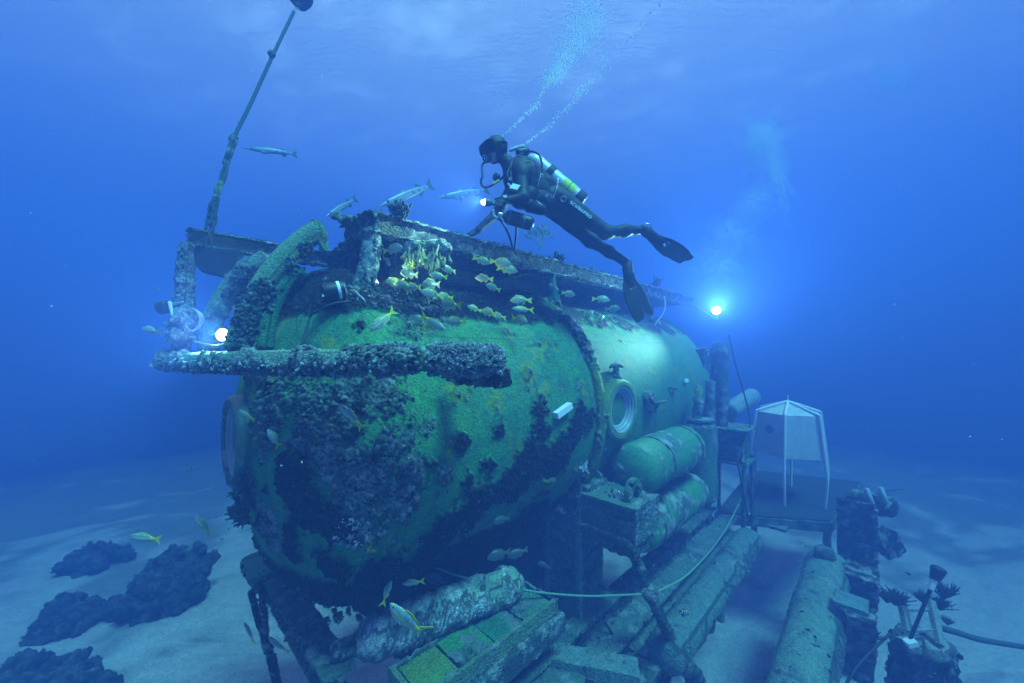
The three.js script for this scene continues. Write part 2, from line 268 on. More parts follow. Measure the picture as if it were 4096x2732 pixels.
// black sponge patches, pale crust and bare paint, read off the photograph and set on the hull itself
const blackAt = blob([[1190, 1930, 130, 1], [1240, 2050, 130, 1], [1150, 1850, 60, 1], [1330, 2080, 110, .9], [1180, 2120, 90, .7], [1340, 2260, 110, 1], [1520, 2290, 130, 1], [1700, 2230, 130, 1], [1780, 2120, 150, 1], [1900, 2010, 130, 1], [2030, 1950, 120, 1], [2120, 1850, 110, 1], [2160, 1700, 75, 1], [2140, 1640, 45, 1], [1990, 1720, 40, .8], [1950, 1850, 55, .8], [1850, 1760, 45, .8], [1870, 1920, 60, .7], [1440, 1640, 40, .8], [1430, 1730, 40, .8], [1500, 1820, 40, .6], [1345, 1600, 45, .6], [1980, 2150, 170, 1], [2080, 2080, 150, 1], [2230, 1820, 90, .9], [2290, 1740, 70, .9], [1080, 1560, 40, .6], [1450, 1300, 60, .5], [1180, 2200, 60, 1], [2310, 1640, 50, .7], [1070, 1950, 60, .5], [1350, 1240, 40, .5], [1720, 1860, 35, .7], [1640, 1700, 50, .5], [2350, 1690, 60, .9]]);
const shadedTurf = (p) => sst(p.y - (EYE + HC + 0.90), 0, 0.14);   // crown of the hull: dark turf, with the shade under the frame painted in
const crustAt = blob([[1080, 1700, 160, .8], [1250, 1650, 190, 1], [1420, 1560, 130, .9], [1560, 1600, 120, .9], [1400, 1830, 190, 1], [1560, 1800, 160, .9], [1480, 2000, 170, 1], [1620, 2000, 120, .9], [1000, 1950, 120, .9], [1060, 2100, 120, .9], [1640, 1880, 100, .8], [1780, 1900, 70, .6], [1350, 1480, 90, .6], [1620, 1290, 110, .55], [1400, 1200, 70, .6], [1060, 1500, 90, .9], [1700, 1700, 70, .6], [1000, 1500, 80, .9], [1530, 1190, 130, .7], [1700, 1230, 120, .6]]);
const field = (list, p, w) => { let s = 0; for (const b of list) { const q = p.distanceTo(b.p) / b.r; if (q < 1.5) s = Math.max(s, b.k * (1.25 - q + w)); } return s; };
function hullCoat(p, o) {
  const n1 = fbm(p.x * 2.1, p.y * 2.1, p.z * 2.1, 4), n2 = fbm(p.x * 8, p.y * 8 + 4, p.z * 8, 3), n3 = N3b(p.x * 24, p.y * 24, p.z * 24), n4 = N3(p.x * 62, p.y * 62, p.z * 62), n5 = N3b(p.x * 110, p.y * 110, p.z * 110);
  const low = sst(EYE + HC - 0.72 - p.y, 0, 0.25) * o.lower;      // underside blackened by height: growth, with its shade painted in
  const kb = sst(Math.max(field(blackAt, p, n1 * 0.75 + n2 * 0.5) + n3 * 0.12, low * (0.8 + n1), o.lower * shadedTurf(p) * (0.75 + n1 * 1.1 + n2 * 0.5)), 0.35, 0.52);
  const kc = sst(Math.max(field(crustAt, p, n1 * 0.9 + n2 * 0.7) + n3 * 0.25 - 0.05, o.cover + n1 * 0.9 + n2 * 0.7), 0.38, 0.62);
  let c = mixc(C.lime, C.film, clamp(0.42 + n1 * 1.1 + n2 * 0.5, 0, 1)); c = mixc(c, C.yellow, sst(n1 - n2 * 0.4, 0.1, 0.45) * 0.8).map((x) => x * (0.88 + 0.14 * n4 + 0.10 * n5 + 0.12 * n3));
  const k = clamp(0.52 + n2 * 1.5 + n3 * 0.5, 0, 1); let g = k < 0.4 ? mixc(C.dark, C.teal, k * 2.5) : mixc(C.teal, C.turf, (k - 0.4) / 0.6);
  if (n4 + n5 * 0.6 > 0.5) g = mixc(g, C.pale, clamp((n4 + n5 * 0.6 - 0.5) * 1.3, 0, 0.9));
  g = mixc(g, C.rust, sst(fbm(p.x * 3.3 + 7, p.y * 3.3, p.z * 3.3, 3), 0.12, 0.4) * 0.6); g = mixc(g, [0.42, 0.44, 0.42], sst(fbm(p.x * 4.1, p.y * 4.1 + 3, p.z * 4.1, 4), 0.18, 0.42) * 0.7);
  let b = mixc(C.black, C.dark, clamp(0.4 + n2, 0, 1)); if (n4 > 0.66 && n3 > 0) b = mixc(b, [0.2, 0.24, 0.16], (n4 - 0.66) * 2);
  c = mixc(mixc(c, g, kc), b, kb);
  return { color: c, h: Math.max(kc * (0.45 + 0.6 * Math.max(0, n2) + 0.3 * n3 + 0.28 * n4), kb * (0.7 + 0.5 * n3 + 0.3 * n4)) };
}
function hullShell(prof, ths) {                                 // prof: [t, r]
  const pos = [], idx = [], m = ths.length;
  prof.forEach(([t, r], i) => { ths.forEach((th) => { const p = hullPoint(t, r, th); pos.push(p.x, p.y, p.z); }); if (i) for (let j = 0; j < m; j++) { const a = (i - 1) * m + j, b = (i - 1) * m + (j + 1) % m, c = i * m + j, d = i * m + (j + 1) % m; idx.push(a, c, b, b, c, d); } });
  const g = new THREE.BufferGeometry(); g.setAttribute('position', new THREE.Float32BufferAttribute(pos, 3)); g.setIndex(idx); g.computeVertexNormals(); return g;
}
const angles = (from, to, fine, coarse) => { const l = []; for (let i = 0; i < fine; i++) l.push(lerp(from, to, i / fine)); for (let i = 0; i < coarse; i++) l.push(lerp(to, from + Math.PI * 2, i / coarse)); return l; };
let hullMesh;
{
  const prof = []; for (let i = 0; i <= 110; i++) { const s = i / 110 * Math.PI / 2; prof.push([TA + HD * (1 - Math.cos(s)), Math.max(0.001, RH * Math.sin(s))]); }
  for (let t = TA + HD + 0.012; t < TF; t += 0.0125) prof.push([t, RH]); prof.push([TF, RH]);
  hullMesh = part(habitat, 'hull_shell', foul(hullShell(prof, angles(-2.0, 1.9, 400, 40)), { how: hullCoat, amp: 0.035, lower: 1, cover: -0.12, uv: 1.6 }), M.crust);
  hullMesh.material = M.crust.clone(); hullMesh.material.bumpScale = 0.007;
  const rear = []; for (let t = TF; t < TE; t += 0.025) rear.push([t, RH]); for (let i = 0; i <= 24; i++) { const s = i / 24 * Math.PI / 2; rear.push([TE + HD * Math.sin(s), Math.max(0.001, RH * Math.cos(s))]); }
  part(habitat, 'rear_hull_shell', foul(hullShell(rear, angles(-2.0, 1.9, 200, 40)), { how: hullCoat, amp: 0.02, lower: 0.8, cover: -0.2, uv: 1.6 }), M.paint).userData.label = 'paler rear section of the hull behind the flange';
  const fl = []; for (const [t, r] of [[-.05, 0.0], [-.05, .05], [-.03, .085], [.03, .085], [.05, .05], [.05, 0]]) fl.push([TF + t, RH + r - 0.01]); const fine = []; for (let i = 0; i < fl.length - 1; i++) for (let q = 0; q < 4; q++) fine.push([lerp(fl[i][0], fl[i + 1][0], q / 4), lerp(fl[i][1], fl[i + 1][1], q / 4)]);
  part(habitat, 'flange_ring', foul(hullShell(fine, angles(-2.2, 2.0, 300, 60)), { cover: -0.02, amp: 0.03, paint: C.yellow, paint2: C.lime, dark: C.black, mid: C.dark, seed: 4 }), M.crust);
}
// viewports: heavy ring, stepped throat, acrylic pane
function viewport(at, axis, r, label, seed, out = .08) {
  const g = new THREE.Group(); g.name = 'viewport'; g.position.copy(at).sub(originOf(habitat)); habitat.add(g); g.userData.label = label;
  const rim = lathe([[r * .74, -.12], [r * .74, out - .02], [r * .78, out], [r * .92, out], [r * .97, out - .02], [r, out - .045], [r, -.12]].flatMap((q, i, l) => i < l.length - 1 ? [0, 1, 2, 3].map((s) => [lerp(q[0], l[i + 1][0], s / 4), lerp(q[1], l[i + 1][1], s / 4)]) : [q]), at, axis, 96);
  part(g, 'rim', foul(rim, { cover: -0.28, amp: 0.008, paint: seed === 2 ? [.2, .34, .24] : C.yellow, paint2: seed === 2 ? [.12, .26, .2] : C.lime, seed, uv: 2 }), M.paint);
  for (const [k, d] of [[.74, .035], [.66, .01], [.58, -.02]]) part(g, 'seat_ring', plain(lathe([[r * k + .002, d + .02], [r * k - .012, d + .022], [r * (k - .07), d + .004], [r * (k - .08), d - .05]], at, axis, 72)), std({ color: new THREE.Color(0.30, 0.34, 0.35), roughness: 0.4 }));
  part(g, 'window_pane', plain(lathe([[0.0005, -.02], [r * .58, -.02], [r * .58, -.035], [0.0005, -.035]], at, axis, 64)), M.glass);
  part(g, 'inner_port', plain(lathe([[0.0005, -.055], [r * .6, -.055]], at, axis, 48)), std({ color: new THREE.Color(0.10, 0.14, 0.18), roughness: 0.25 }));
  return g;
}
const apex = hullPoint(TA, 0, 0);
viewport(apex.clone().addScaledVector(AX, 0.015), AX.clone().negate(), 0.36, 'domed end viewport in a heavy pale ring', 2);
viewport(hullPoint(3.95, RH + 0.01, 0.02), NX, 0.355, 'round side viewport in a thick yellow-green ring', 5, .06);
{ // fittings of the flank
  const w = hullPoint(4.72, RH + 0.05, 0.02), wheel = [plain(lathe([[.0005, .05], [.13, .05], [.16, .03], [.17, -.03], [.17, -.06]], w, NX, 30))];
  const g = foul(lathe([[.0005, .06], [.05, .06], [.1, .055], [.14, .05], [.165, .02], [.17, -.03], [.17, -.08]], w, NX, 40), { cover: 0.1, amp: 0.05, mid: C.teal, paint: C.lime, seed: 8 });
  part(habitat, 'round_cover', g, M.crust).userData.label = 'round overgrown cover behind the side viewport';
  part(habitat, 'cover_handle', foul(tube([w.clone().addScaledVector(NX, .05), w.clone().addScaledVector(NX, .06).addScaledVector(AX, .3)], .015, { step: .03, radial: 8 }), { cover: 0 }), M.crust);
  const lb = hullPoint(3.98, RH + .06, 0.36); // lifting bracket above the side viewport
  part(habitat, 'bracket', foul(merge([tube([lb.clone().addScaledVector(AX, -.14), lb.clone().add(V(0, .03, 0)), lb.clone().addScaledVector(AX, .14)], .018, { radial: 8 }), tube([lb, lb.clone().add(V(0, -.1, 0)), lb.clone().add(V(0, -.14, 0)).addScaledVector(NX, .04)], .03, { radial: 10 })]), { cover: 0, paint: C.film }), M.crust);
  // white marker blocks
  const mk = onHull(2240, 1640), m4 = basis(mk.p.clone().addScaledVector(NX, .035), AX.clone().applyAxisAngle(NX, 0.32), V(0, 1, 0).applyAxisAngle(NX, 0.32), NX);
  part(habitat, 'marker_block', plain(box(.235, .06, .06, m4, 1)), std({ color: new THREE.Color(0.82, 0.74, 0.78), roughness: .8, bumpMap: fineH, bumpScale: .004 })).userData.label = 'small white block fixed to the flank of the hull';
  const mk2 = hullPoint(6.0, RH + .03, 0.17); part(habitat, 'marker_block', plain(box(.13, .05, .03, basis(mk2, AX, V(0, 1, 0), NX), 1)), std({ color: new THREE.Color(0.85, 0.8, 0.8), roughness: .8 })).userData.label = 'second white block on the rear hull';
  part(habitat, 'weld_lug', foul(tube([hullPoint(2.7, RH, -.35), hullPoint(2.72, RH + .05, -.36), hullPoint(2.85, RH + .03, -.38)], .018, { radial: 8 }), { cover: .2, paleness: .3 }), M.crust);
  part(habitat, 'weld_lug', foul(tube([hullPoint(5.4, RH, .12), hullPoint(5.42, RH + .05, .12), hullPoint(5.55, RH + .05, .11), hullPoint(5.57, RH, .11)], .012, { radial: 8 }), { cover: .1 }), M.crust);
}
// top frame: I-beams, added shade plates, posts
const frameParts = [];
const BH0 = 0.92, BH1 = 1.09;
function beam(name, t0, t1, n, h0, h1, o = {}) {               // I-section along the habitat
  const g = new THREE.Group(); g.name = name; habitat.add(g); const cell = o.cell ?? 0.025, f = { vec: true, amp: 0.014, cover: o.cover ?? 0.1, paint: [0.10, 0.15, 0.07], paint2: [0.05, 0.08, 0.05], dark: C.black, mid: [0.04, 0.07, 0.055], pale: [0.3, 0.34, 0.3], seed: o.seed ?? 0 };
  for (const [nm, a] of [['web', [t0, t1, n - .012, n + .012, h0 + .012, h1 - .012]], ['top_flange', [t0, t1, n - .06, n + .06, h1 - .014, h1]], ['bottom_flange', [t0, t1, n - .06, n + .06, h0, h0 + .014]]]) frameParts.push(part(g, nm, foul(slab(...a, cell), nm === 'web' ? f : { ...f, paint: [.2, .27, .2], mid: [.12, .17, .14], pale: [.45, .5, .46] }), M.crust));
  return g;
}
function crossBeam(name, t, n0, n1, h0, h1, o = {}) {
  const g = new THREE.Group(); g.name = name; habitat.add(g); const f = { vec: true, amp: 0.018, cover: 0.15, paint: [0.10, 0.15, 0.07], paint2: [0.05, 0.08, 0.05], dark: C.black, mid: [0.04, 0.07, 0.055], pale: [0.3, 0.34, 0.3], seed: 3 };
  for (const [nm, a] of [['web', [t - .012, t + .012, n0, n1, h0 + .012, h1 - .012]], ['top_flange', [t - .06, t + .06, n0, n1, h1 - .014, h1]], ['bottom_flange', [t - .06, t + .06, n0, n1, h0, h0 + .014]]]) frameParts.push(part(g, nm, foul(slab(...a, .025), f), M.crust));
}
part(habitat, 'gap_shade_slab', foul(slab(1.5, 8.0, -3.72, -3.6, .5, .95, .05), { vec: true, amp: .03, cover: .3, paint: C.dark, paint2: C.black, dark: C.black, mid: [.012, .018, .016], pale: [.04, .06, .05] }), M.crust);  // added dark slab, standing in for shade in the gap over the hull
part(habitat, 'front_shade_slab', foul(slab(1.62, 1.7, -4.22, -3.1, .35, .95, .05), { vec: true, amp: .03, cover: .3, paint: C.dark, paint2: C.black, dark: C.black, mid: [.012, .018, .016], pale: [.04, .06, .05] }), M.crust);  // added dark sheet, hides bright water in the shaded front gap
part(habitat, 'keel_shade_slab', foul(slab(1.7, 6.9, -4.2, -2.95, -2.75, -1.98, .05), { vec: true, amp: .03, cover: .2, paint: [.03, .05, .045], paint2: C.dark, dark: C.black, mid: [.012, .018, .016], pale: [.04, .06, .05] }), M.crust);  // dark block added for the shadow beneath the hull
beam('side_beam', 1.36, 8.3, -2.9, BH0, BH1, { seed: 1 });
beam('side_beam', 0.36, 8.3, -4.3, BH0 - .02, BH1 - .04, { seed: 7 });
crossBeam('cross_beam', 1.36, -3.42, -2.83, BH0, BH1); crossBeam('cross_beam', 3.4, -4.24, -2.96, BH0, BH1 - .02); crossBeam('cross_beam', 6.0, -4.24, -2.96, BH0, BH1 - .02); crossBeam('cross_beam', 1.55, -4.24, -3.45, BH0 - .02, BH1 - .05);
for (let i = 0; i < 6; i++) { const t0 = 1.45 + i * 1.15, pnl = part(habitat, 'added_shade_panel', foul(slab(t0, t0 + 1.12, -4.22, -2.98, .96, .985, .05), { vec: true, amp: .02, cover: .15, paint: C.dark, paint2: C.black, dark: C.black, mid: [.012, .018, .016], pale: [.05, .07, .06], seed: i }), M.crust); frameParts.push(pnl); }  // plates added to block daylight, near-black to deepen the dark beneath
for (const [t, w] of [[3.62, .075], [6.2, .06]]) { const p0 = Q(t, -2.92, BH0), p1 = hullPoint(t, RH, 0.98); frameParts.push(part(habitat, 'frame_post', foul(tube([p0, p0.clone().lerp(p1, .5), p1], w * .6, { radial: 14 }), { cover: .2, dark: C.black, mid: C.dark, paint: C.film, paint2: C.dark, amp: .03, seed: t }), M.crust)); }
// bent pipe under the front corner of the frame
const bentPipe = part(habitat, 'support_pipe', foul(tube([P(1487, 930, 3.02), P(1485, 1000, 3.0), P(1474, 1070, 2.96), P(1450, 1150, 2.9), P(1420, 1225, 2.84)], .062, { radial: 24, step: .012 }), { cover: .05, amp: .016, paint: [.05, .16, .1], paint2: C.dark, dark: C.black, mid: C.teal, seed: 12, uv: 2 }), M.crust);
frameParts.push(bentPipe);
// broken stub and end plates where the arches meet the frame
frameParts.push(part(habitat, 'end_plate', foul(box(.03, .24, .09, basis(P(1283, 945, 2.98), V(.9, .25, .2).normalize(), V(-.25, .95, .1).normalize(), V(.9, .25, .2).normalize().cross(V(-.25, .95, .1).normalize()).normalize()), .02), { vec: true, amp: .01, cover: 0, paint: C.lime, paint2: C.film }), M.crust));
frameParts.push(part(habitat, 'broken_stub', foul(tube([P(1400, 880, 3.1), P(1375, 882, 3.12), P(1350, 868, 3.12), P(1332, 862, 3.12)], (u) => .03 - .014 * u, { radial: 12 }), { cover: .2, amp: .02 }), M.crust));
// guard arches and the bumper rail round the front end
const archPaint = { cover: -.34, amp: .025, paint: [.24, .48, .24], paint2: [.28, .44, .32], dark: C.dark, mid: C.teal, pale: C.turf, uv: 2 };
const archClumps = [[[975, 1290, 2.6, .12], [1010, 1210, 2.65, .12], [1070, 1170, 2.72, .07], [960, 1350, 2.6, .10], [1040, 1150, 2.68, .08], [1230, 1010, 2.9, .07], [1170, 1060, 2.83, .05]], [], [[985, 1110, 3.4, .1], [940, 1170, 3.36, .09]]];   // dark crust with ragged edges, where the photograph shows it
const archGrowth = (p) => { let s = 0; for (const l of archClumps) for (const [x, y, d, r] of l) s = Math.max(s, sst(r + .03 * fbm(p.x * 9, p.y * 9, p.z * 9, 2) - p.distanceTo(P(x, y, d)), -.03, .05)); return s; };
const arches = [
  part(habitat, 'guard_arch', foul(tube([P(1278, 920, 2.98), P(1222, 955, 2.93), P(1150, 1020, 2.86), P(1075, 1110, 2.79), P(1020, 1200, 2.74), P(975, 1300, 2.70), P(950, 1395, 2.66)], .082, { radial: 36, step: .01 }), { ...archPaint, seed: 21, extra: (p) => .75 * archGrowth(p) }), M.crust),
  part(habitat, 'guard_arch', foul(tube([P(1200, 1088, 2.92), P(1160, 1110, 2.88), P(1110, 1180, 2.82), P(1075, 1270, 2.77), P(1055, 1390, 2.72)], .062, { radial: 30, step: .012 }), { ...archPaint, cover: -.3, paint: C.lime, paint2: C.film, seed: 25 }), M.crust),
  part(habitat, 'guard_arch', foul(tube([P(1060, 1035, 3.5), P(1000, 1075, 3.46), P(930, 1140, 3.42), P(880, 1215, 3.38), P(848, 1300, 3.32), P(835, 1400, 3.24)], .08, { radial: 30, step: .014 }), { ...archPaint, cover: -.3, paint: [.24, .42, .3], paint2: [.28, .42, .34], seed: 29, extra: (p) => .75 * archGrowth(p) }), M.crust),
];
const railPts = [P(655, 1440, 3.28), P(760, 1441, 3.02), P(900, 1441, 2.66), P(1080, 1441, 2.36), P(1300, 1441, 2.16), P(1550, 1441, 2.10), P(1780, 1441, 2.16), P(1975, 1441, 2.26)];
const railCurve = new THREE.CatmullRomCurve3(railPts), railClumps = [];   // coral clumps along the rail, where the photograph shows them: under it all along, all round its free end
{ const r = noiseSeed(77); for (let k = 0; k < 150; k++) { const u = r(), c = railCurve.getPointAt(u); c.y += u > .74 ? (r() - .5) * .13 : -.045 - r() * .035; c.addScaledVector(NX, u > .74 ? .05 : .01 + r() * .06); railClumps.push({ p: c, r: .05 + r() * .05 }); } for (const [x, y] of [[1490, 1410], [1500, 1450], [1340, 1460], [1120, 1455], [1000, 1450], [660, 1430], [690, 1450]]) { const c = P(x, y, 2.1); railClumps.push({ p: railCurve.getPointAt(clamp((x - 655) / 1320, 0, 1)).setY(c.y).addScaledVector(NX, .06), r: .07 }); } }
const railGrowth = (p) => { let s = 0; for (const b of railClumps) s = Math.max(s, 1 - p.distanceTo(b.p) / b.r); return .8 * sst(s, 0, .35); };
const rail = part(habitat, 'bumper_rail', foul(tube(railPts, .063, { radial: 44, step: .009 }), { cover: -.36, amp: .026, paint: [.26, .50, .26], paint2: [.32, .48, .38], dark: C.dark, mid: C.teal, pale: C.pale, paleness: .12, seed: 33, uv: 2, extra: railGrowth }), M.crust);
rail.userData.label = 'horizontal bumper pipe crusted with coral along its underside';
part(habitat, 'rail_bracket', foul(merge([box(.12, .1, .5, basis(P(1905, 1505, 2.45), AX, V(0, 1, 0), NX), .02)]), { vec: true, amp: .02, cover: .3, dark: C.black, mid: C.dark }), M.crust);
const post = part(habitat, 'bumper_post', foul(tube([P(752, 985, 3.3), P(742, 1100, 3.28), P(735, 1240, 3.26), P(725, 1420, 3.22)], (u) => .062 + .0 * u, { radial: 28, step: .012 }), { cover: .05, amp: .012, paint: C.grey, paint2: [.2, .26, .24], dark: [.06, .09, .09], mid: C.grey, pale: C.pale, seed: 39 }), M.crust);
frameParts.push(post);
// far end: entry trunk and stand
part(habitat, 'entry_trunk', foul(slab(7.0, 7.75, -3.4, -2.25, -1.9, .02, .05), { vec: true, amp: .03, cover: 0, paint: [.03, .05, .05], paint2: [.05, .08, .08], dark: C.black, mid: C.dark }), M.crust);
part(habitat, 'trunk_pipe', foul(tube([Q(7.45, -2.12, .1), Q(7.45, -2.12, -1.9)], .12, { step: .05 }), { cover: -.1, paint: [.12, .16, .14], paint2: [.08, .12, .12], amp: .02 }), M.crust);
part(habitat, 'trunk_pipe', foul(tube([Q(7.0, -2.18, -.55), Q(7.0, -2.18, -1.5)], .09, { step: .05 }), { cover: 0, paint: [.12, .16, .14], paint2: [.08, .12, .12], amp: .02 }), M.crust);

// growth on the habitat
{
  const along = (p) => p.x / -p.z, patch = (p, f, o = 0) => fbm(p.x * f + o, p.y * f, p.z * f, 3);
  const hullTone = (p) => { const b = field(blackAt, p, 0) > .4; const c = b ? mixc(C.black, C.teal, rnd() < .12 ? .8 : R(0, .15)) : mixc(C.dark, rnd() < .25 ? C.pale : C.turf, R(.1, 1)); return c.map((x) => x * R(.7, 1.2)); };
  scatter(habitat, 'coral_cups', cupGeos, M.growth, [rail], 1900, (p, n) => { const u = along(p); return u > -.22 ? (n.y > -.5 ? 1 : .3) : u > -.34 ? .35 * sst(patch(p, 5), -.05, .2) : (n.y < 0 ? .10 : .0); }, () => R(.007, .017), tones([[.5, .54, .56], [.64, .66, .68], [.36, .42, .44], [.44, .48, .5]]), .2);
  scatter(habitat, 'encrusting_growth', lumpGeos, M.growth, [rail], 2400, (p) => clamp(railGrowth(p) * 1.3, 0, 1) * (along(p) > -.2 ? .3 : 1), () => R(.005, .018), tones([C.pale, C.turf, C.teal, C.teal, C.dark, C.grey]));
  scatter(habitat, 'encrusting_growth', lumpGeos, M.growth, [hullMesh], 5200, (p, n) => { const k = field(crustAt, p, patch(p, 6)); return k > .35 ? clamp(k, 0, 1) : field(blackAt, p, 0) > .45 ? .35 : .006; }, () => R(.004, .013) * (rnd() < .08 ? 2 : 1), hullTone);
  scatter(habitat, 'coral_cups', cupGeos, M.growth, [hullMesh], 800, (p) => field(crustAt, p, patch(p, 5)) > .55 && field(blackAt, p, 0) < .3 ? .8 : 0, () => R(.005, .011), tones([C.turf, [.3, .34, .32], C.teal]), .2);
  scatter(habitat, 'beam_growth', [...lumpGeos, ...tuftGeos], M.growth, frameParts, 6000, (p, n) => (n.y > .6 ? 1 : n.y < -.6 ? .6 : .16 * sst(patch(p, 3), -.1, .3)) * (p.z > -6 ? 1 : .5), (p, n) => R(.005, .017), tones([C.dark, C.teal, C.turf, [.05, .1, .07], [.3, .34, .32], C.black]));
  scatter(habitat, 'beam_growth', tuftGeos, M.growth, frameParts, 800, (p, n) => (n.y > .6 && p.z < -3.3 && p.y > EYE + 1 ? 1 : 0), () => R(.012, .035), tones([[.05, .09, .06], C.teal, C.turf, C.dark]));
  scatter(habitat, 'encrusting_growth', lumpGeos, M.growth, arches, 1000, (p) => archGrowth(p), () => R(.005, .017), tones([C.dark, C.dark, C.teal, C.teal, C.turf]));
  scatter(habitat, 'encrusting_growth', lumpGeos, M.growth, [post, bentPipe], 700, (p) => sst(patch(p, 5), -.1, .25), () => R(.006, .018), tones([C.dark, C.teal, C.turf, [.25, .28, .28]]));
}
// ---------------------------------------------------------------- the base the habitat stands on
const baseFoul = { vec: true, amp: .014, cover: .05, paint: [.14, .24, .16], paint2: [.08, .16, .14], dark: C.dark, mid: C.teal, pale: [.34, .38, .36] };
const base = thing('habitat_base', 'fouled steel base frame of beams, saddles and pontoons under the habitat', 'base frame', Q(3.6, -D, -5));
const baseParts = [];
const bp = (name, geo, o = {}, mat = M.crust) => { const m = part(base, name, foul(geo, { ...baseFoul, seed: baseParts.length * 3.1, ...o }), mat); baseParts.push(m); return m; };
function iBeam(name, t0, t1, n, w, h0, h1, o) { const g = new THREE.Group(); g.name = name; base.add(g); for (const [nm, a] of [['web', [t0, t1, n - .02, n + .02, h0 + .018, h1 - .018]], ['top_flange', [t0, t1, n - w / 2, n + w / 2, h1 - .022, h1]], ['bottom_flange', [t0, t1, n - w / 2, n + w / 2, h0, h0 + .022]]]) { const m = part(g, nm, foul(slab(...a, .03), { ...baseFoul, seed: t0 + n, ...o }), M.crust); baseParts.push(m); } }
iBeam('long_beam', 1.1, 7.5, -2.3, .2, -3.12, -2.86, { cover: 0 });
iBeam('long_beam', 3.15, 7.4, -1.98, .26, -3.16, -2.92, { cover: -.12, paint: [.2, .3, .24], paint2: [.14, .24, .2] });
iBeam('long_beam', 1.6, 3.3, -2.68, .2, -3.0, -2.74, { cover: .1, paint: [.06, .1, .09] });
iBeam('long_beam', 2.6, 7.5, -4.9, .22, -3.12, -2.86, {});
{ // front cross member: dark deep beam from the far-side stub to the near tank
  const g = new THREE.Group(); g.name = 'front_cross_beam'; base.add(g);
  for (const [nm, a] of [['web', [1.02, 1.06, -4.6, -2.72, -2.46, -2.29]], ['top_flange', [.93, 1.15, -4.6, -2.72, -2.29, -2.262]], ['bottom_flange', [.95, 1.13, -4.6, -2.72, -2.49, -2.462]]]) baseParts.push(part(g, nm, foul(slab(...a, .025), { ...baseFoul, cover: .1 }), M.crust));
}
{ // rounded pad on the far end of that beam
  const sh = new THREE.Shape(); sh.moveTo(-.26, -.2); sh.lineTo(.12, -.2); sh.quadraticCurveTo(.3, -.2, .3, 0); sh.quadraticCurveTo(.3, .2, .12, .2); sh.lineTo(-.26, .2); sh.closePath();
  const g = new THREE.ExtrudeGeometry(sh, { depth: .03, bevelSize: .008, bevelThickness: .008, bevelSegments: 2, curveSegments: 16 }).rotateX(-Math.PI / 2);
  const m = part(base, 'pad_plate', foul(g.applyMatrix4(basis(Q(1.02, -4.62, -2.25), NX.clone().negate(), V(0, 1, 0), AX)), { ...baseFoul, vec: true, amp: .004, cover: -.3, paint: C.lime, paint2: C.film }), M.paint); baseParts.push(m);
  bp('stub_beam', slab(.9, 1.14, -4.98, -4.6, -2.5, -2.28, .03), { cover: .1 });
}
// saddle pillar with gusset and outrigger box
bp('pillar', slab(3.38, 3.84, -2.76, -2.33, -2.95, -1.5, .025), { cover: .0, dark: C.dark, mid: C.teal, paint: [.2, .32, .26], paint2: [.13, .22, .18], amp: .02 });
bp('pillar_flange', slab(3.365, 3.395, -2.80, -2.74, -2.95, -1.45, .02), { cover: -.15, paint: [.26, .38, .32], paint2: [.2, .3, .26] }); bp('pillar_flange', slab(3.36, 3.39, -2.37, -2.31, -2.95, -1.45, .02), { cover: -.15, paint: [.26, .38, .32], paint2: [.2, .3, .26] });
bp('rear_pillar', slab(3.45, 3.6, -3.05, -2.93, -2.95, -1.35, .03), { cover: .1, paint: [.05, .12, .07], paint2: C.dark });
bp('rear_pillar', slab(6.2, 6.6, -2.82, -2.39, -2.95, -1.5, .04)); for (const t of [3.6, 6.2]) bp('far_pillar', slab(t, t + .4, -4.8, -4.4, -2.95, -1.5, .05));
for (const t of [3.38, 3.80]) { const sh = new THREE.Shape(); [[-3.1, -1.75], [-3.1, -1.3], [-2.8, -1.2], [-2.6, -1.2], [-2.3, -1.42], [-2.3, -1.55], [-2.85, -1.75]].forEach(([n, h], i) => i ? sh.lineTo(n, h) : sh.moveTo(n, h)); bp('gusset_plate', new THREE.ExtrudeGeometry(sh, { depth: .04, bevelEnabled: false, steps: 2 }).applyMatrix4(basis(Q(t, 0, 0), NX, V(0, 1, 0), AX.clone().negate())), { cover: .05, paint: [.06, .11, .08], paint2: C.dark, amp: .006 }); }
bp('gusset_step', slab(3.42, 3.82, -2.54, -2.26, -1.53, -1.46, .03), { cover: -.05, paint: [.16, .28, .20], paint2: [.10, .20, .15] });
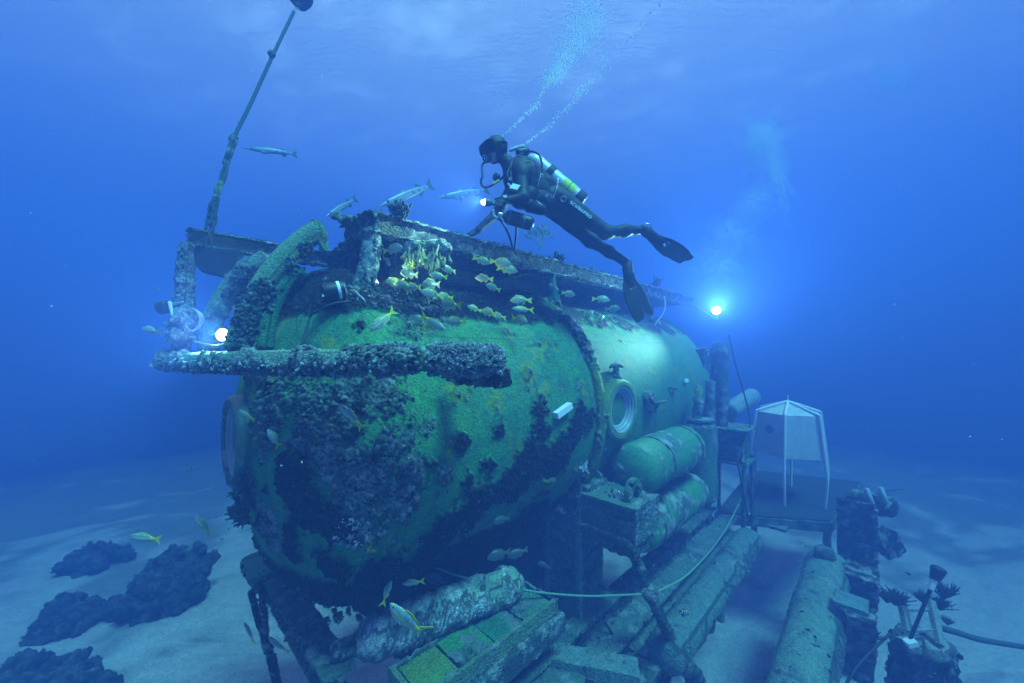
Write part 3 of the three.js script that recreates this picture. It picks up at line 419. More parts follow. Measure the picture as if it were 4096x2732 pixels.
{ // outrigger: box beam with open channel under it
  const outP = { cover: -.05, paint: [.16, .28, .20], paint2: [.10, .20, .15], amp: .014 };
  bp('outrigger_top', slab(3.36, 3.88, -2.4, -1.70, -1.535, -1.51, .02), outP);
  bp('outrigger_side', slab(3.40, 3.43, -2.4, -1.715, -1.83, -1.535, .02), outP); bp('outrigger_side', slab(3.82, 3.85, -2.4, -1.715, -1.83, -1.535, .03), outP);
  bp('outrigger_end', slab(3.37, 3.87, -1.715, -1.685, -1.86, -1.5, .02), outP);
  bp('outrigger_bottom', slab(3.36, 3.88, -2.4, -1.70, -1.86, -1.83, .02), outP);
  bp('outrigger_brace', slab(3.44, 3.8, -2.4, -1.75, -2.04, -1.87, .03), outP);
  for (const n of [-1.99, -1.90]) bp('bolt_hole_ring', lathe([[.032, 0], [.04, .012], [.05, .012], [.054, 0]], Q(3.395, n, -1.62), AX.clone().negate(), 20), { vec: true, amp: .003, cover: 0, paint: C.grey, paint2: C.turf });
  // padeye: half-round lug
  const sh = new THREE.Shape(); sh.moveTo(-.12, 0); sh.lineTo(-.12, .06); sh.absarc(0, .08, .12, Math.PI, 0, true); sh.lineTo(.12, 0); sh.lineTo(.075, 0); sh.absarc(0, .075, .07, 0, Math.PI, false); sh.lineTo(-.075, 0); sh.closePath();
  bp('padeye', new THREE.ExtrudeGeometry(sh, { depth: .05, bevelSize: .01, bevelThickness: .01, bevelSegments: 2, curveSegments: 24 }).applyMatrix4(basis(Q(3.6, -1.86, -1.51), AX, V(0, 1, 0), NX)), { cover: -.05, amp: .01, paint: C.lime, paint2: C.film });
}
// pontoon pipes and cross timbers of the outer base
const pipeCoat = { vec: false, cover: -.2, amp: .02, paint: [.22, .36, .30], paint2: [.16, .28, .26], dark: C.dark, mid: C.teal };
bp('pontoon_pipe', tube([Q(3.9, -1.63, -3.14), Q(5.5, -1.63, -3.14), Q(7.2, -1.63, -3.14)], .2, { radial: 30, step: .05 }), pipeCoat);
bp('pontoon_pipe', tube([Q(3.6, -.60, -3.35), Q(5.6, -.62, -3.35), Q(7.6, -.66, -3.35)], .27, { radial: 36, step: .05 }), { ...pipeCoat, paint: [.26, .42, .30], paint2: [.2, .34, .3] });
bp('cross_timber', box(1.0, .12, .22, basis(atH(2330, 2650, -2.92), V(.9, 0, -.28).normalize().applyAxisAngle(V(0, 1, 0), -.55), V(0, 1, 0), V(.28, 0, .9).normalize().applyAxisAngle(V(0, 1, 0), -.55)), .03), { cover: -.15, paint: [.26, .4, .34], paint2: [.18, .3, .28] });
bp('cross_timber', box(1.3, .14, .2, basis(atH(2050, 2700, -3.0), V(.9, 0, -.25).normalize().applyAxisAngle(V(0, 1, 0), -.55), V(0, 1, 0), V(.25, 0, .9).normalize().applyAxisAngle(V(0, 1, 0), -.55)), .03), { cover: .15 });
iBeam('short_beam', 1.7, 4.2, -1.72, .18, -3.5, -3.24, { cover: .1 });
bp('side_block', box(.32, .05, .3, basis(atH(3405, 2410, -3.0), AX, V(0, 1, 0), NX), .05), { cover: -.4, paint: [.22, .4, .38], paint2: [.2, .34, .34] });
bp('side_block', box(.3, .05, .26, basis(atH(3115, 2105, -3.15), AX, V(0, 1, 0), NX), .05), { cover: -.4, paint: [.2, .34, .36], paint2: [.2, .34, .34] }); bp('side_block', box(.26, .05, .22, basis(atH(3290, 2105, -3.15), AX, V(0, 1, 0), NX), .05), { cover: -.4, paint: [.2, .34, .36] });
for (const [t, n] of [[7.3, -4.8], [7.3, -2.3], [4.0, -.62], [7.3, -.66]]) bp('leg', tube([Q(t, n, -2.6), Q(t, n, -5.15)].map((p, i) => p.add(V(0, i ? 0 : -.4, 0))), .11, { step: .06, radial: 16 }), { vec: false, cover: .2, amp: .03 });
// lead ballast tray, its pigs and the gas bottle beside it
{
  const tray = thing('ballast_tray', 'open steel tray holding four flat yellow-green ballast slabs', 'tray', Q(2.05, -2.38, -2.45));
  const tp = (nm, a, o) => part(tray, nm, foul(slab(...a, .015), { ...baseFoul, amp: .01, seed: a[0], ...o }), M.crust);
  tp('tray_floor', [1.36, 2.78, -2.57, -2.2, -2.42, -2.4], {}); tp('rim', [1.36, 2.78, -2.215, -2.18, -2.44, -2.315], { cover: -.25, paint: [.3, .46, .2] }); tp('rim', [1.36, 2.78, -2.585, -2.555, -2.44, -2.315], { cover: .05 }); tp('rim', [1.33, 1.365, -2.585, -2.18, -2.44, -2.315], { cover: -.3, paint: [.3, .46, .2] }); tp('rim', [2.775, 2.8, -2.585, -2.18, -2.44, -2.315], {});
  const marks = [[1.39, 1.70, 0, -.1, C.yellow], [1.72, 2.05, .004, -.08, C.lime], [2.07, 2.38, -.004, .0, C.film], [2.40, 2.75, .002, .1, [.14, .3, .2]]];
  for (const [a, b, dy, cov, col] of marks) tp('ballast_slab', [a, b, -2.545, -2.235, -2.395, -2.335 + dy], { cover: cov, paint: col, paint2: C.lime, dark: C.dark, mid: C.teal, pale: C.grey });
  tp('tray_keel', [1.3, 2.85, -2.3, -2.12, -2.62, -2.45], { cover: .1, paint: [.05, .09, .09] });
}
{
  const b0 = atH(1440, 2570, -2.2), b1 = atH(2055, 2330, -2.2), dir = b1.clone().sub(b0).normalize(), tank = thing('gas_bottle', 'encrusted gas bottle with a narrow neck lying beside the ballast tray', 'gas bottle', b0.clone().add(b1).multiplyScalar(.5).add(V(0, -.15, 0)));
  const L = b1.distanceTo(b0), crv = new THREE.LineCurve3(b0, b1);
  part(tank, 'body', foul(tube(crv, (u) => .145 * (u < .1 ? Math.sqrt(1 - ((.1 - u) / .1) ** 2 * .75) : 1), { radial: 40, step: .012, bulge: .35 }), { cover: .1, amp: .03, paint: [.42, .6, .42], paint2: [.42, .54, .48], mid: [.42, .5, .48], pale: [.66, .7, .68], dark: [.16, .2, .2], seed: 5, }), M.crust);
  part(tank, 'neck', foul(tube([b0.clone().addScaledVector(dir, .0), b0.clone().addScaledVector(dir, -.1), b0.clone().addScaledVector(dir, -.16)], .055, { radial: 20, step: .01 }), { cover: .15, amp: .02, paint: C.grey, pale: [.5, .54, .5], paleness: .3 }), M.crust);
}
// ballast tanks beside the hull
function bigTank(name, label, t0, t1, n, h, r, o = {}) {
  const g = thing(name, label, 'tank', Q((t0 + t1) / 2, n, h - r)); const prof = [];
  for (let i = 0; i <= 14; i++) { const s = i / 14 * Math.PI / 2; prof.push([Math.max(.001, r * Math.sin(s)), (1 - Math.cos(s)) * r * .6]); } const L = t1 - t0; for (let q = 1; q < 60; q++) prof.push([r, r * .6 + (L - 1.2 * r) * q / 60]); for (let i = 14; i >= 0; i--) { const s = i / 14 * Math.PI / 2; prof.push([Math.max(.001, r * Math.sin(s)), L - (1 - Math.cos(s)) * r * .6]); }
  const m = part(g, 'shell', foul(mergeVertices(lathe(prof, Q(t0, n, h), AX, 72).deleteAttribute('uv').deleteAttribute('normal')), { cover: -.2, amp: .012, paint: C.lime, paint2: [.12, .34, .2], seed: t0 + r, ...o }), M.paint);
  for (const k of o.bands ?? []) part(g, 'band', foul(lathe([[r + .003, -.02], [r + .012, -.016], [r + .012, .016], [r + .003, .02]], Q(t0 + k, n, h), AX, 72), { vec: true, amp: .003, cover: .1, paint: [.05, .1, .08], paint2: C.dark }), M.crust);
  return m;
}
const tankA = bigTank('ballast_tank', 'horizontal green ballast tank with dark bands beside the hull', 3.92, 5.75, -2.08, -1.38, .30, { bands: [.62, 1.55], paint: C.lime, paint2: [.08, .30, .2] });
bigTank('ballast_tank', 'second ballast tank lying low under the banded green one', 3.98, 5.9, -2.05, -2.06, .26, { cover: .0, bands: [.3], paint: C.lime, paint2: [.10, .34, .2] });
{
  const p = Q(6.0, -1.98, -2.2), g = thing('upright_tank', 'upright green cylinder with a round lid at the end of the ballast tank', 'tank', p);
  part(g, 'shell', foul(lathe([[.001, 0], [.2, 0], [.22, .03], [.22, .5], [.22, 1.05], [.2, 1.1], [.001, 1.1]].flatMap((q, i, l) => i < l.length - 1 ? [0, 1, 2, 3].map((s) => [lerp(q[0], l[i + 1][0], s / 4), lerp(q[1], l[i + 1][1], s / 4)]) : [q]), p, V(0, 1, 0), 40), { cover: -.15, paint: [.14, .34, .2], paint2: C.film, amp: .015 }), M.crust);
  part(g, 'lid', foul(lathe([[.001, 0], [.16, 0], [.19, .02], [.19, .045], [.001, .05]], p.clone().add(V(0, 1.13, 0)), V(0, 1, 0), 32), { cover: -.1, paint: C.film, amp: .01 }), M.crust);
  part(g, 'riser_pipe', foul(tube([p.clone().add(V(-.05, 1.17, 0)), p.clone().add(V(-.03, 1.5, 0)), p.clone().add(V(.04, 1.62, -.1))], .05, { step: .03 }), { cover: .2, amp: .03 }), M.crust);
}
{ // instrument stand
  const c = Q(7.6, -2.0, -1.65), g = thing('instrument_stand', 'dark box on thin legs behind the upright tank', 'stand', c.clone().setY(EYE - 3)), m = basis(c, AX, V(0, 1, 0), NX);
  part(g, 'cabinet', foul(box(.56, .46, .5, m, .05), { vec: true, amp: .015, cover: .0, paint: [.03, .05, .06], paint2: [.05, .07, .07] }), M.crust);
  part(g, 'shelf', foul(box(.68, .03, .66, basis(c.clone().add(V(0, -.3, 0)), AX, V(0, 1, 0), NX), .05), { vec: true, amp: .01, cover: -.2, paint: [.12, .2, .18] }), M.crust);
  part(g, 'top_plate', foul(box(.7, .03, .68, basis(c.clone().add(V(0, .28, 0)), AX, V(0, 1, 0), NX), .05), { vec: true, amp: .015, cover: -.1, paint: [.14, .22, .2] }), M.crust);
  for (const [a, b] of [[-.28, -.27], [.28, -.27], [-.28, .27], [.28, .27]]) { const q = c.clone().addScaledVector(AX, a).addScaledVector(NX, b); part(g, 'leg', foul(tube([q.clone().add(V(0, -.25, 0)), q.clone().setY(EYE - 3.0)], .03, { step: .06, radial: 8 }), { cover: .2 }), M.crust); }
  const wt = thing('white_canister', 'pale cylinder leaning beyond the dark instrument box', 'canister', Q(8.5, -1.7, -1.5));
  part(wt, 'shell', foul(tube([P(2915, 1645, 7.4), P(2960, 1615, 7.7), P(3008, 1585, 8.0)], .17, { radial: 24, step: .04, bulge: .3 }), { cover: -.4, paint: [.36, .46, .5], paint2: [.25, .36, .4], amp: .008 }), M.paint);
  part(wt, 'clamp', foul(tube([P(2925, 1650, 7.35), P(2930, 1700, 7.4), P(2935, 1760, 7.45)], .05, { step: .04 }), { cover: .2 }), M.crust);
}
// platform with the white shelter
{
  const c4 = [[2868, 2052], [3318, 2085], [3440, 1928], [3010, 1880]].map(([x, y]) => atH(x, y, -3.0)), ctr = c4.reduce((s, p) => s.add(p.clone().multiplyScalar(.25)), V(0, 0, 0));
  const pf = thing('deck_platform', 'dark grating platform standing off the far end of the base', 'platform', ctr.clone().setY(0));
  const quad = (y0, y1, inset = 0) => { const q = c4.map((p) => p.clone().lerp(ctr, inset)), sh = new THREE.Shape(); q.forEach((p, i) => i ? sh.lineTo(p.x, -p.z) : sh.moveTo(p.x, -p.z)); sh.closePath(); return new THREE.ExtrudeGeometry(sh, { depth: y1 - y0, bevelEnabled: false }).rotateX(-Math.PI / 2).translate(0, EYE + y0, 0); };
  part(pf, 'grating', plain(quad(-3.04, -3.0)), std({ color: new THREE.Color(.05, .075, .08), map: fineC, bumpMap: crustH, bumpScale: .03 }));
  const nB = 46; for (let i = 0; i <= nB; i++) { const a = c4[0].clone().lerp(c4[1], i / nB), b = c4[3].clone().lerp(c4[2], i / nB), d = b.clone().sub(a), m = basis(a.clone().add(b).multiplyScalar(.5).add(V(0, .008, 0)), d.clone().normalize(), V(0, 1, 0), d.clone().normalize().cross(V(0, 1, 0))); part(pf, 'grating_bar', plain(box(d.length(), .022, .014, m, 9)), M.dark); }
  for (let i = 0; i < 4; i++) { const a = c4[i], b = c4[(i + 1) % 4]; part(pf, 'edge_beam', foul(box(a.distanceTo(b), .16, .08, basis(a.clone().add(b).multiplyScalar(.5).add(V(0, -.1, 0)), b.clone().sub(a).normalize(), V(0, 1, 0), b.clone().sub(a).normalize().cross(V(0, 1, 0))), .08), { ...baseFoul, paint: [.08, .14, .14] }), M.crust); part(pf, 'leg', foul(tube([a.clone().lerp(ctr, .05).add(V(0, -.1, 0)), a.clone().lerp(ctr, .05).setY(-1)], .06, { step: .1, radial: 10 }), { cover: .2 }), M.crust); }
  // shelter: six ribs, six roof and wall panels of white cloth
  const top = P(3152, 1605, 7.75), k0 = V(top.x, 0, top.z), rt = .56, rb = .66, yT = EYE - 1.27, yB = EYE - 2.08, yF = EYE - 2.98, a0 = 2.28;
  const sh = thing('hexagonal_shelter', 'white six-sided cloth shelter on thin splayed legs on the platform', 'shelter', k0.clone().setY(yF));
  const cloth = new THREE.MeshPhysicalMaterial({ color: new THREE.Color(.92, .93, .92), roughness: .95, transmission: .08, thickness: 0, map: fineC, bumpMap: fineH, bumpScale: .01, side: THREE.DoubleSide }), tri = (...p) => { const g = new THREE.BufferGeometry(); const out = []; const nrm = p[1].clone().sub(p[0]).cross(p[2].clone().sub(p[0])).normalize().multiplyScalar(.003); const f = p.map((q) => q.clone().add(nrm)), b = p.map((q) => q.clone().sub(nrm)); const push = (...l) => l.forEach((v) => out.push(v.x, v.y, v.z)); push(f[0], f[1], f[2], b[0], b[2], b[1]); if (p[3]) push(f[0], f[2], f[3], b[0], b[3], b[2]); for (let i = 0; i < p.length; i++) { const j = (i + 1) % p.length; push(f[i], b[i], b[j], f[i], b[j], f[j]); } g.setAttribute('position', new THREE.Float32BufferAttribute(out, 3)); g.computeVertexNormals(); return boxUV(g); };
  const at = (i, r, y) => { const a = a0 + i * Math.PI / 3; return V(k0.x + Math.cos(a) * r, y, k0.z + Math.sin(a) * r); };
  for (let i = 0; i < 6; i++) {
    part(sh, 'roof_panel', tri(top.clone().add(V(0, -.02, 0)), at(i + 1, rt, yT), at(i, rt, yT)), cloth);
    const w = part(sh, 'wall_panel', tri(at(i, rt, yT - .005), at(i + 1, rt, yT - .005), at(i + 1, rb, yB), at(i, rb, yB)), cloth);
    part(sh, 'rib', plain(tube([top, top.clone().lerp(at(i, rt + .03, yT + .03), .5), at(i, rt + .03, yT + .02)], .026, { radial: 8, step: .06 })), M.white);
    part(sh, 'leg', plain(tube([at(i, rt + .03, yT + .02), at(i, rb + .03, yB), at(i, rb + .06, yB - .4), at(i, rb + .02, yF)], .024, { radial: 8, step: .06 })), M.white);
    if (i === 0) { const c = at(i, (rt + rb) / 2, (yT + yB) / 2).add(at(i + 1, (rt + rb) / 2, (yT + yB) / 2)).multiplyScalar(.5).add(V(0, .1, 0)), nr = c.clone().sub(V(k0.x, c.y, k0.z)).normalize(); const wn = part(sh, 'round_window', plain(lathe([[.001, .02], [.08, .02], [.085, .0]], c, nr, 28)), std({ color: new THREE.Color(.10, .16, .22), roughness: .3 })); wn.userData.label = 'small dark round window in one wall panel'; }
  }
  part(sh, 'mast_tip', plain(tube([top, top.clone().add(V(.0, .12, 0))], .012, { radial: 6 })), M.white);
}
// equipment stack at the outer pontoon, side boxes
{
  const c = P(3440, 2190, 5.7), g = thing('equipment_stack', 'dark overgrown equipment tower with two pale clamps at the outer pontoon', 'equipment tower', c.clone().setY(.8));
  const fo = { vec: true, amp: .025, cover: .1, paint: [.03, .05, .05], paint2: C.dark, dark: C.black, mid: C.dark };
  part(g, 'column', foul(box(.36, 1.25, .36, basis(P(3445, 2170, 6.1), AX, V(0, 1, 0), NX), .035), { ...fo, amp: .03, cover: .25 }), M.crust);
  part(g, 'column_flange', foul(box(.06, 1.3, .42, basis(P(3420, 2170, 5.9), AX, V(0, 1, 0), NX), .035), { ...fo, cover: 0 }), M.crust);
  part(g, 'drum', foul(tube([P(3430, 2005, 6.2), P(3500, 2015, 6.2), P(3552, 2022, 6.2)], .16, { radial: 22, step: .03 }), { ...fo, vec: false, amp: .03 }), M.crust);
  for (const [x, y] of [[3478, 1988], [3535, 1985]]) part(g, 'clamp', plain(tube([P(x - 12, y - 32, 6.05), P(x, y, 6.0), P(x + 10, y + 26, 6.0)], .036, { radial: 8 })), std({ color: new THREE.Color(.38, .45, .45) }));
  part(g, 'antenna', plain(tube([P(3540, 1964, 6.1), P(3610, 1956, 6.2)], .012, { radial: 6 })), M.dark);
  part(g, 'side_fin', foul(box(.3, .36, .2, basis(P(3548, 2170, 6.0), V(.8, .5, 0).normalize(), V(-.5, .8, 0).normalize(), V(0, 0, 1)), .04), { ...fo, cover: .2 }), M.crust);
  part(g, 'battery_box', foul(box(.5, .36, .4, basis(P(3435, 2330, 5.5), AX, V(0, 1, 0), NX), .04), fo), M.crust);
  part(g, 'foot_block', foul(box(.4, .5, .4, basis(P(3420, 2520, 5.1), AX, V(0, 1, 0), NX), .04), { ...fo, cover: .3 }), M.crust);
  part(g, 'base_post', foul(tube([P(3440, 2330, 5.8), P(3440, 2330, 5.8).setY(-.1)], .16, { step: .06 }), { ...fo, vec: false, amp: .05 }), M.crust);
}
// piling with ladder and pole at the right
{
  const top = P(3690, 2545, 4.3), g = thing('concrete_piling', 'overgrown round concrete piling with a wooden ladder frame on top', 'piling', top.clone().setY(0));
  const pil = part(g, 'pile', foul(lathe([[.001, 0], [.2, -.005], [.27, -.03], [.3, -.1], ...Array.from({ length: 40 }, (_, i) => [.3 + .0015 * i, -.12 - i * .05])], top, V(0, 1, 0), 64), { cover: .15, amp: .07, paint: [.5, .54, .5], paint2: [.4, .46, .42], dark: C.black, mid: [.03, .06, .06], extra: (p) => sst(top.y - .05 - p.y, 0, .1) * .5 - .25 }), M.crust);
  const wood = std({ color: new THREE.Color(.42, .46, .42), roughness: .95, map: crustC, bumpMap: fineH, bumpScale: .01 });
  const plank = (name, a, b, w, h) => { const d = b.clone().sub(a); part(g, name, plain(box(d.length(), w, h, basis(a.clone().add(b).multiplyScalar(.5), d.clone().normalize(), V(0, 0, 1).cross(d.clone().normalize()).normalize(), V(0, 0, 1).cross(d.clone().normalize()).normalize().cross(d.clone().normalize()).negate()), .05)), wood); };
  plank('ladder_rail', P(3602, 2385, 4.35), P(3632, 2525, 4.15), .075, .05); plank('ladder_rail', P(3722, 2400, 4.4), P(3762, 2580, 4.15), .075, .05);
  plank('rung', P(3617, 2437, 4.33), P(3730, 2440, 4.36), .03, .04); plank('rung', P(3640, 2522, 4.22), P(3750, 2519, 4.25), .03, .04);
  part(g, 'top_block', plain(box(.1, .05, .08, basis(P(3642, 2570, 4.1), V(.9, .3, .1).normalize(), V(-.3, .9, 0).normalize(), V(.9, .3, .1).normalize().cross(V(-.3, .9, 0).normalize()).normalize()), 1)), M.white);
  scatter(g, 'algae_tufts', [...tuftGeos, ...lumpGeos], M.growth, [pil], 420, (p, n) => p.y < top.y - .06 ? 1 : .25, () => R(.02, .05), tones([C.dark, C.black, [.03, .06, .05], C.teal]));
  // soft coral bushes on the frame
  for (const [x, y, s, d] of [[3580, 2420, .17, 4.3], [3545, 2410, .12, 4.3], [3775, 2395, .18, 4.45], [3760, 2440, .14, 4.4], [3690, 2410, .12, 4.5], [3790, 2500, .08, 4.3], [3500, 2560, .1, 4.2], [3780, 2640, .1, 4.2]]) { const m = part(g, 'soft_coral', bush(P(x, y, d), s, 30, V(0, 1, 0), { thick: .045, spread: 1 }), M.growthDark); }
  const pl = thing('pole_light', 'slim pole light with a black head strapped to the piling', 'light', P(3635, 2570, 4.15));
  part(pl, 'pole', plain(tube([P(3635, 2570, 4.12), P(3680, 2460, 4.12), P(3735, 2325, 4.12)], .017, { radial: 10 })), M.rubber);
  part(pl, 'white_sleeve', plain(tube([P(3722, 2355, 4.1), P(3740, 2315, 4.1)], .028, { radial: 12 })), M.white);
  part(pl, 'head', plain(tube([P(3741, 2313, 4.1), P(3748, 2295, 4.1), P(3755, 2277, 4.1)], (u) => .045 + .02 * u, { radial: 18, step: .01 })), M.black);
  const hz = tagged(new THREE.Mesh(tube([P(3560, 2535, 4.2), P(3490, 2600, 4.1), P(3430, 2665, 4.0), P(3370, 2760, 3.9)], .014, { radial: 8 }), M.rubber), 'hose', 'thin dark hose running down from the piling', 'hose');
  tagged(new THREE.Mesh(tube([P(3775, 2515, 4.25), P(3830, 2530, 4.4), P(3930, 2560, 4.8), P(4110, 2590, 5.6)], .03, { radial: 12, step: .012, twist: 40 }), std({ color: new THREE.Color(.05, .09, .09) })), 'mooring_rope', 'thick dark rope stretching away from the ladder frame', 'rope');
}
// ---------------------------------------------------------------- lamps
const lampGlass = (k, c = [1, .93, .72]) => std({ color: 0x222222, emissive: new THREE.Color(...c), emissiveIntensity: k, roughness: .3 });
function floodlight(name, label, at, dir, size, power, glow, o = {}) { // dome lens in a black housing
  const g = thing(name, label, 'lamp', at), d = dir.clone().normalize(), back = at.clone().addScaledVector(d, -.12 * size);
  part(g, 'housing', plain(lathe([[.001, -.16], [.05, -.16], [.06, -.12], [.062, -.03], [.085, 0], [.088, .02], [.08, .02]].map(([r, h]) => [r * size, h * size]), at, d, 36)), M.black);
  part(g, 'lamp_lens', plain(lathe(Array.from({ length: 9 }, (_, i) => { const s = i / 8 * Math.PI / 2; return [Math.max(.0005, .078 * Math.cos(s) * size), (.02 + .05 * Math.sin(s)) * size]; }), at, d, 32)), lampGlass(glow, o.glow));
  part(g, 'yoke', plain(tube([at.clone().addScaledVector(d, -.08 * size).add(V(0, -.07 * size, 0)), at.clone().addScaledVector(d, -.12 * size).add(V(0, -.13 * size, 0)), o.mount ?? at.clone().add(V(0, -.25, 0))], .012, { radial: 8 })), M.steel);
  if (power) { const l = new THREE.SpotLight(new THREE.Color(...(o.color ?? [1, .95, .8])), power, 0, o.angle ?? 1.35, o.soft ?? .6, 2); l.position.copy(at).addScaledVector(d, .10 * size).sub(at); l.target.position.copy(d).multiplyScalar(2); g.add(l, l.target); l.castShadow = true; l.shadow.radius = 4; l.name = 'lamp_beam'; }
  return g;
}
floodlight('flood_lamp', 'lit flood lamp shining out beyond the far end of the top frame', P(2865, 1243, 6.7), V(-.42, .16, .89), .85, 105, 30, { color: [.35, 1, .9], angle: .85, soft: 1,  mount: Q(8.2, -2.9, 1.0) });
floodlight('flood_lamp', 'lit flood lamp behind the front guard arch', P(895, 1340, 3.1), V(-.1, .1, .98), .62, 6, 22, { color: [.35, 1, .9], mount: P(900, 1425, 2.75), angle: 1.45 });
{ // flood lamp lashed to the bent pipe, seen from behind: housing with a white band, lens towards the sponges
  const at = P(1385, 1165, 2.70), d = V(.86, .16, -.52).normalize(), g = floodlight('flood_lamp', 'black flood lamp with a white band lashed to the bent pipe', P(1478, 1148, 3.06), V(1, .2, .02), 1.1, 9, 1.2, { color: [.55, 1, .3], glow: [.55, .62, 1], angle: .55, soft: .9, mount: P(1425, 1190, 2.8) });
  const a = P(1288, 1172, 2.6), b = P(1368, 1160, 2.66), ax = b.clone().sub(a).normalize();
  part(g, 'ballast_can', plain(lathe([[.001, 0], [.052, 0], [.06, .012], [.062, .05], [.062, .14], [.05, .155], [.001, .155]], a, ax, 40)), M.black);
  part(g, 'white_band', plain(lathe([[.063, .098], [.065, .098], [.065, .118], [.063, .118]], a, ax, 40)), M.white);
  part(g, 'bracket', plain(tube([a.clone().add(V(-.01, .05, .03)), a.clone().add(V(-.03, 0, .04)), a.clone().add(V(-.005, -.08, .03)), a.clone().addScaledVector(ax, .09).add(V(0, -.085, .01)), a.clone().addScaledVector(ax, .16).add(V(0, -.06, 0))], .008, { radial: 8 })), M.rubber);
  part(g, 'warning_label', plain(box(.035, .02, .002, basis(a.clone().addScaledVector(ax, .045).add(V(0, -.028, .056)), ax, V(0, 1, 0), ax.clone().cross(V(0, 1, 0)).normalize()), 1)), M.white);
  for (let k = 0; k < 5; k++) part(g, 'lashing', plain(tube([0, 1, 2, 3, 4, 5, 6].map((i) => { const q = i / 6 * 6.28 + k * .7, c = P(1412 + k * 5, 1195 + k * 6, 2.82); return c.add(V(Math.cos(q) * .085, Math.sin(q) * .045 + R(-.01, .01), Math.sin(q + 1) * .085)); }), .007, { radial: 7, step: .012 })), std({ color: new THREE.Color(.25, .32, .28), roughness: 1 }));
  const cab = (pts, r, label) => tagged(new THREE.Mesh(tube(pts, r, { radial: 8, step: .015 }), M.rubber), 'cable', label, 'cable');
  cab([P(1370, 1190, 2.66), P(1300, 1205, 2.6), P(1255, 1235, 2.58), P(1240, 1265, 2.57), P(1222, 1330, 2.5), P(1205, 1390, 2.45)], .008, 'black cable hanging from the banded flood lamp to the rail');
  cab([P(1400, 1205, 2.68), P(1330, 1215, 2.58), P(1270, 1245, 2.55), P(1242, 1262, 2.56)], .007, 'short black cable loop under the banded flood lamp');
  cab([P(1235, 1208, 2.72), P(1205, 1240, 2.69), P(1185, 1285, 2.65), P(1192, 1335, 2.6)], .003, 'thin wire bent against the hull below the inner arch');
}
{ // camera on the left post and the coil of wire
  const g = thing('monitor_camera', 'small black camera on a pale arm beside the encrusted left post', 'camera', P(690, 1225, 3.2));
  part(g, 'body', plain(tube([P(642, 1232, 3.18), P(675, 1225, 3.18)], .055, { radial: 24, step: .01, bulge: .2 })), M.black);
  part(g, 'arm', plain(tube([P(678, 1208, 3.17), P(684, 1235, 3.17), P(692, 1265, 3.17)], .013, { radial: 10 })), M.white);
  part(g, 'coupling', plain(tube([P(684, 1217, 3.18), P(700, 1215, 3.19), P(733, 1208, 3.2)], .012, { radial: 10 })), M.steel);
  part(g, 'clamp', plain(tube([P(692, 1262, 3.18), P(715, 1260, 3.22)], .02, { radial: 10 })), M.black);
  const ball = part(habitat, 'encrusted_joint', foul(surface((x, y, z) => { const p = V(x, y, z); return Math.min(p.distanceTo(P(735, 1300, 3.22)) - .10, p.distanceTo(P(728, 1345, 3.2)) - .085, p.distanceTo(P(745, 1265, 3.24)) - .075) + .02 * N3(x * 14, y * 14, z * 14); }, P(735, 1300, 3.22).subScalar(.22), P(735, 1300, 3.22).addScalar(.22), .012), { cover: .4, amp: .02, mid: [.2, .24, .26], pale: [.5, .54, .56], paleness: .25 }), M.crust);
  const wire = []; for (let k = 0; k < 5; k++) wire.push(tube(Array.from({ length: 13 }, (_, i) => { const q = i / 12 * 6.28; return P(768 + k * 3 + Math.cos(q) * (30 + k * 2), 1278 + k * 2 + Math.sin(q) * 44, 3.17 + .02 * k + .02 * Math.sin(q * 2)); }), .0045, { radial: 6, step: .02 }));
  tagged(new THREE.Mesh(merge(wire), std({ color: new THREE.Color(.5, .55, .55), roughness: .5 })), 'wire_coil', 'loose coil of pale wire hung on the encrusted left post', 'wire coil');
  tagged(new THREE.Mesh(tube([P(775, 1365, 3.15), P(830, 1378, 3.08), P(880, 1380, 2.98), P(925, 1358, 3.1)], .006, { radial: 7 }), std({ color: new THREE.Color(.4, .45, .42) })), 'lamp_wire', 'thin wire running along the rail to the lit front lamp', 'wire');
  const bag = thing('hanging_bag', 'dark box-shaped bag hanging under the far-side beam', 'bag', P(888, 1010, 3.42)), sh = new THREE.Shape(); sh.moveTo(-.15, 0); sh.lineTo(.15, 0); sh.lineTo(.148, -.17); sh.lineTo(.11, -.215); sh.lineTo(.05, -.232); sh.lineTo(-.03, -.205); sh.lineTo(-.1, -.2); sh.lineTo(-.145, -.15); sh.closePath();
  part(bag, 'pouch', foul(new THREE.ExtrudeGeometry(sh, { depth: .12, bevelSize: .012, bevelThickness: .012, bevelSegments: 3, steps: 3 }).applyMatrix4(basis(P(888, 1010, 3.47), V(1, 0, -.35).normalize(), V(0, 1, 0), V(.35, 0, 1).normalize())), { vec: true, amp: .008, cover: -.1, paint: [.02, .03, .035], paint2: [.03, .045, .05], dark: C.black, mid: C.dark }), M.paint);
  part(bag, 'strap', plain(tube([P(840, 1008, 3.4), P(836, 985, 3.4), P(845, 960, 3.36)], .012, { radial: 8 })), M.rubber);
}
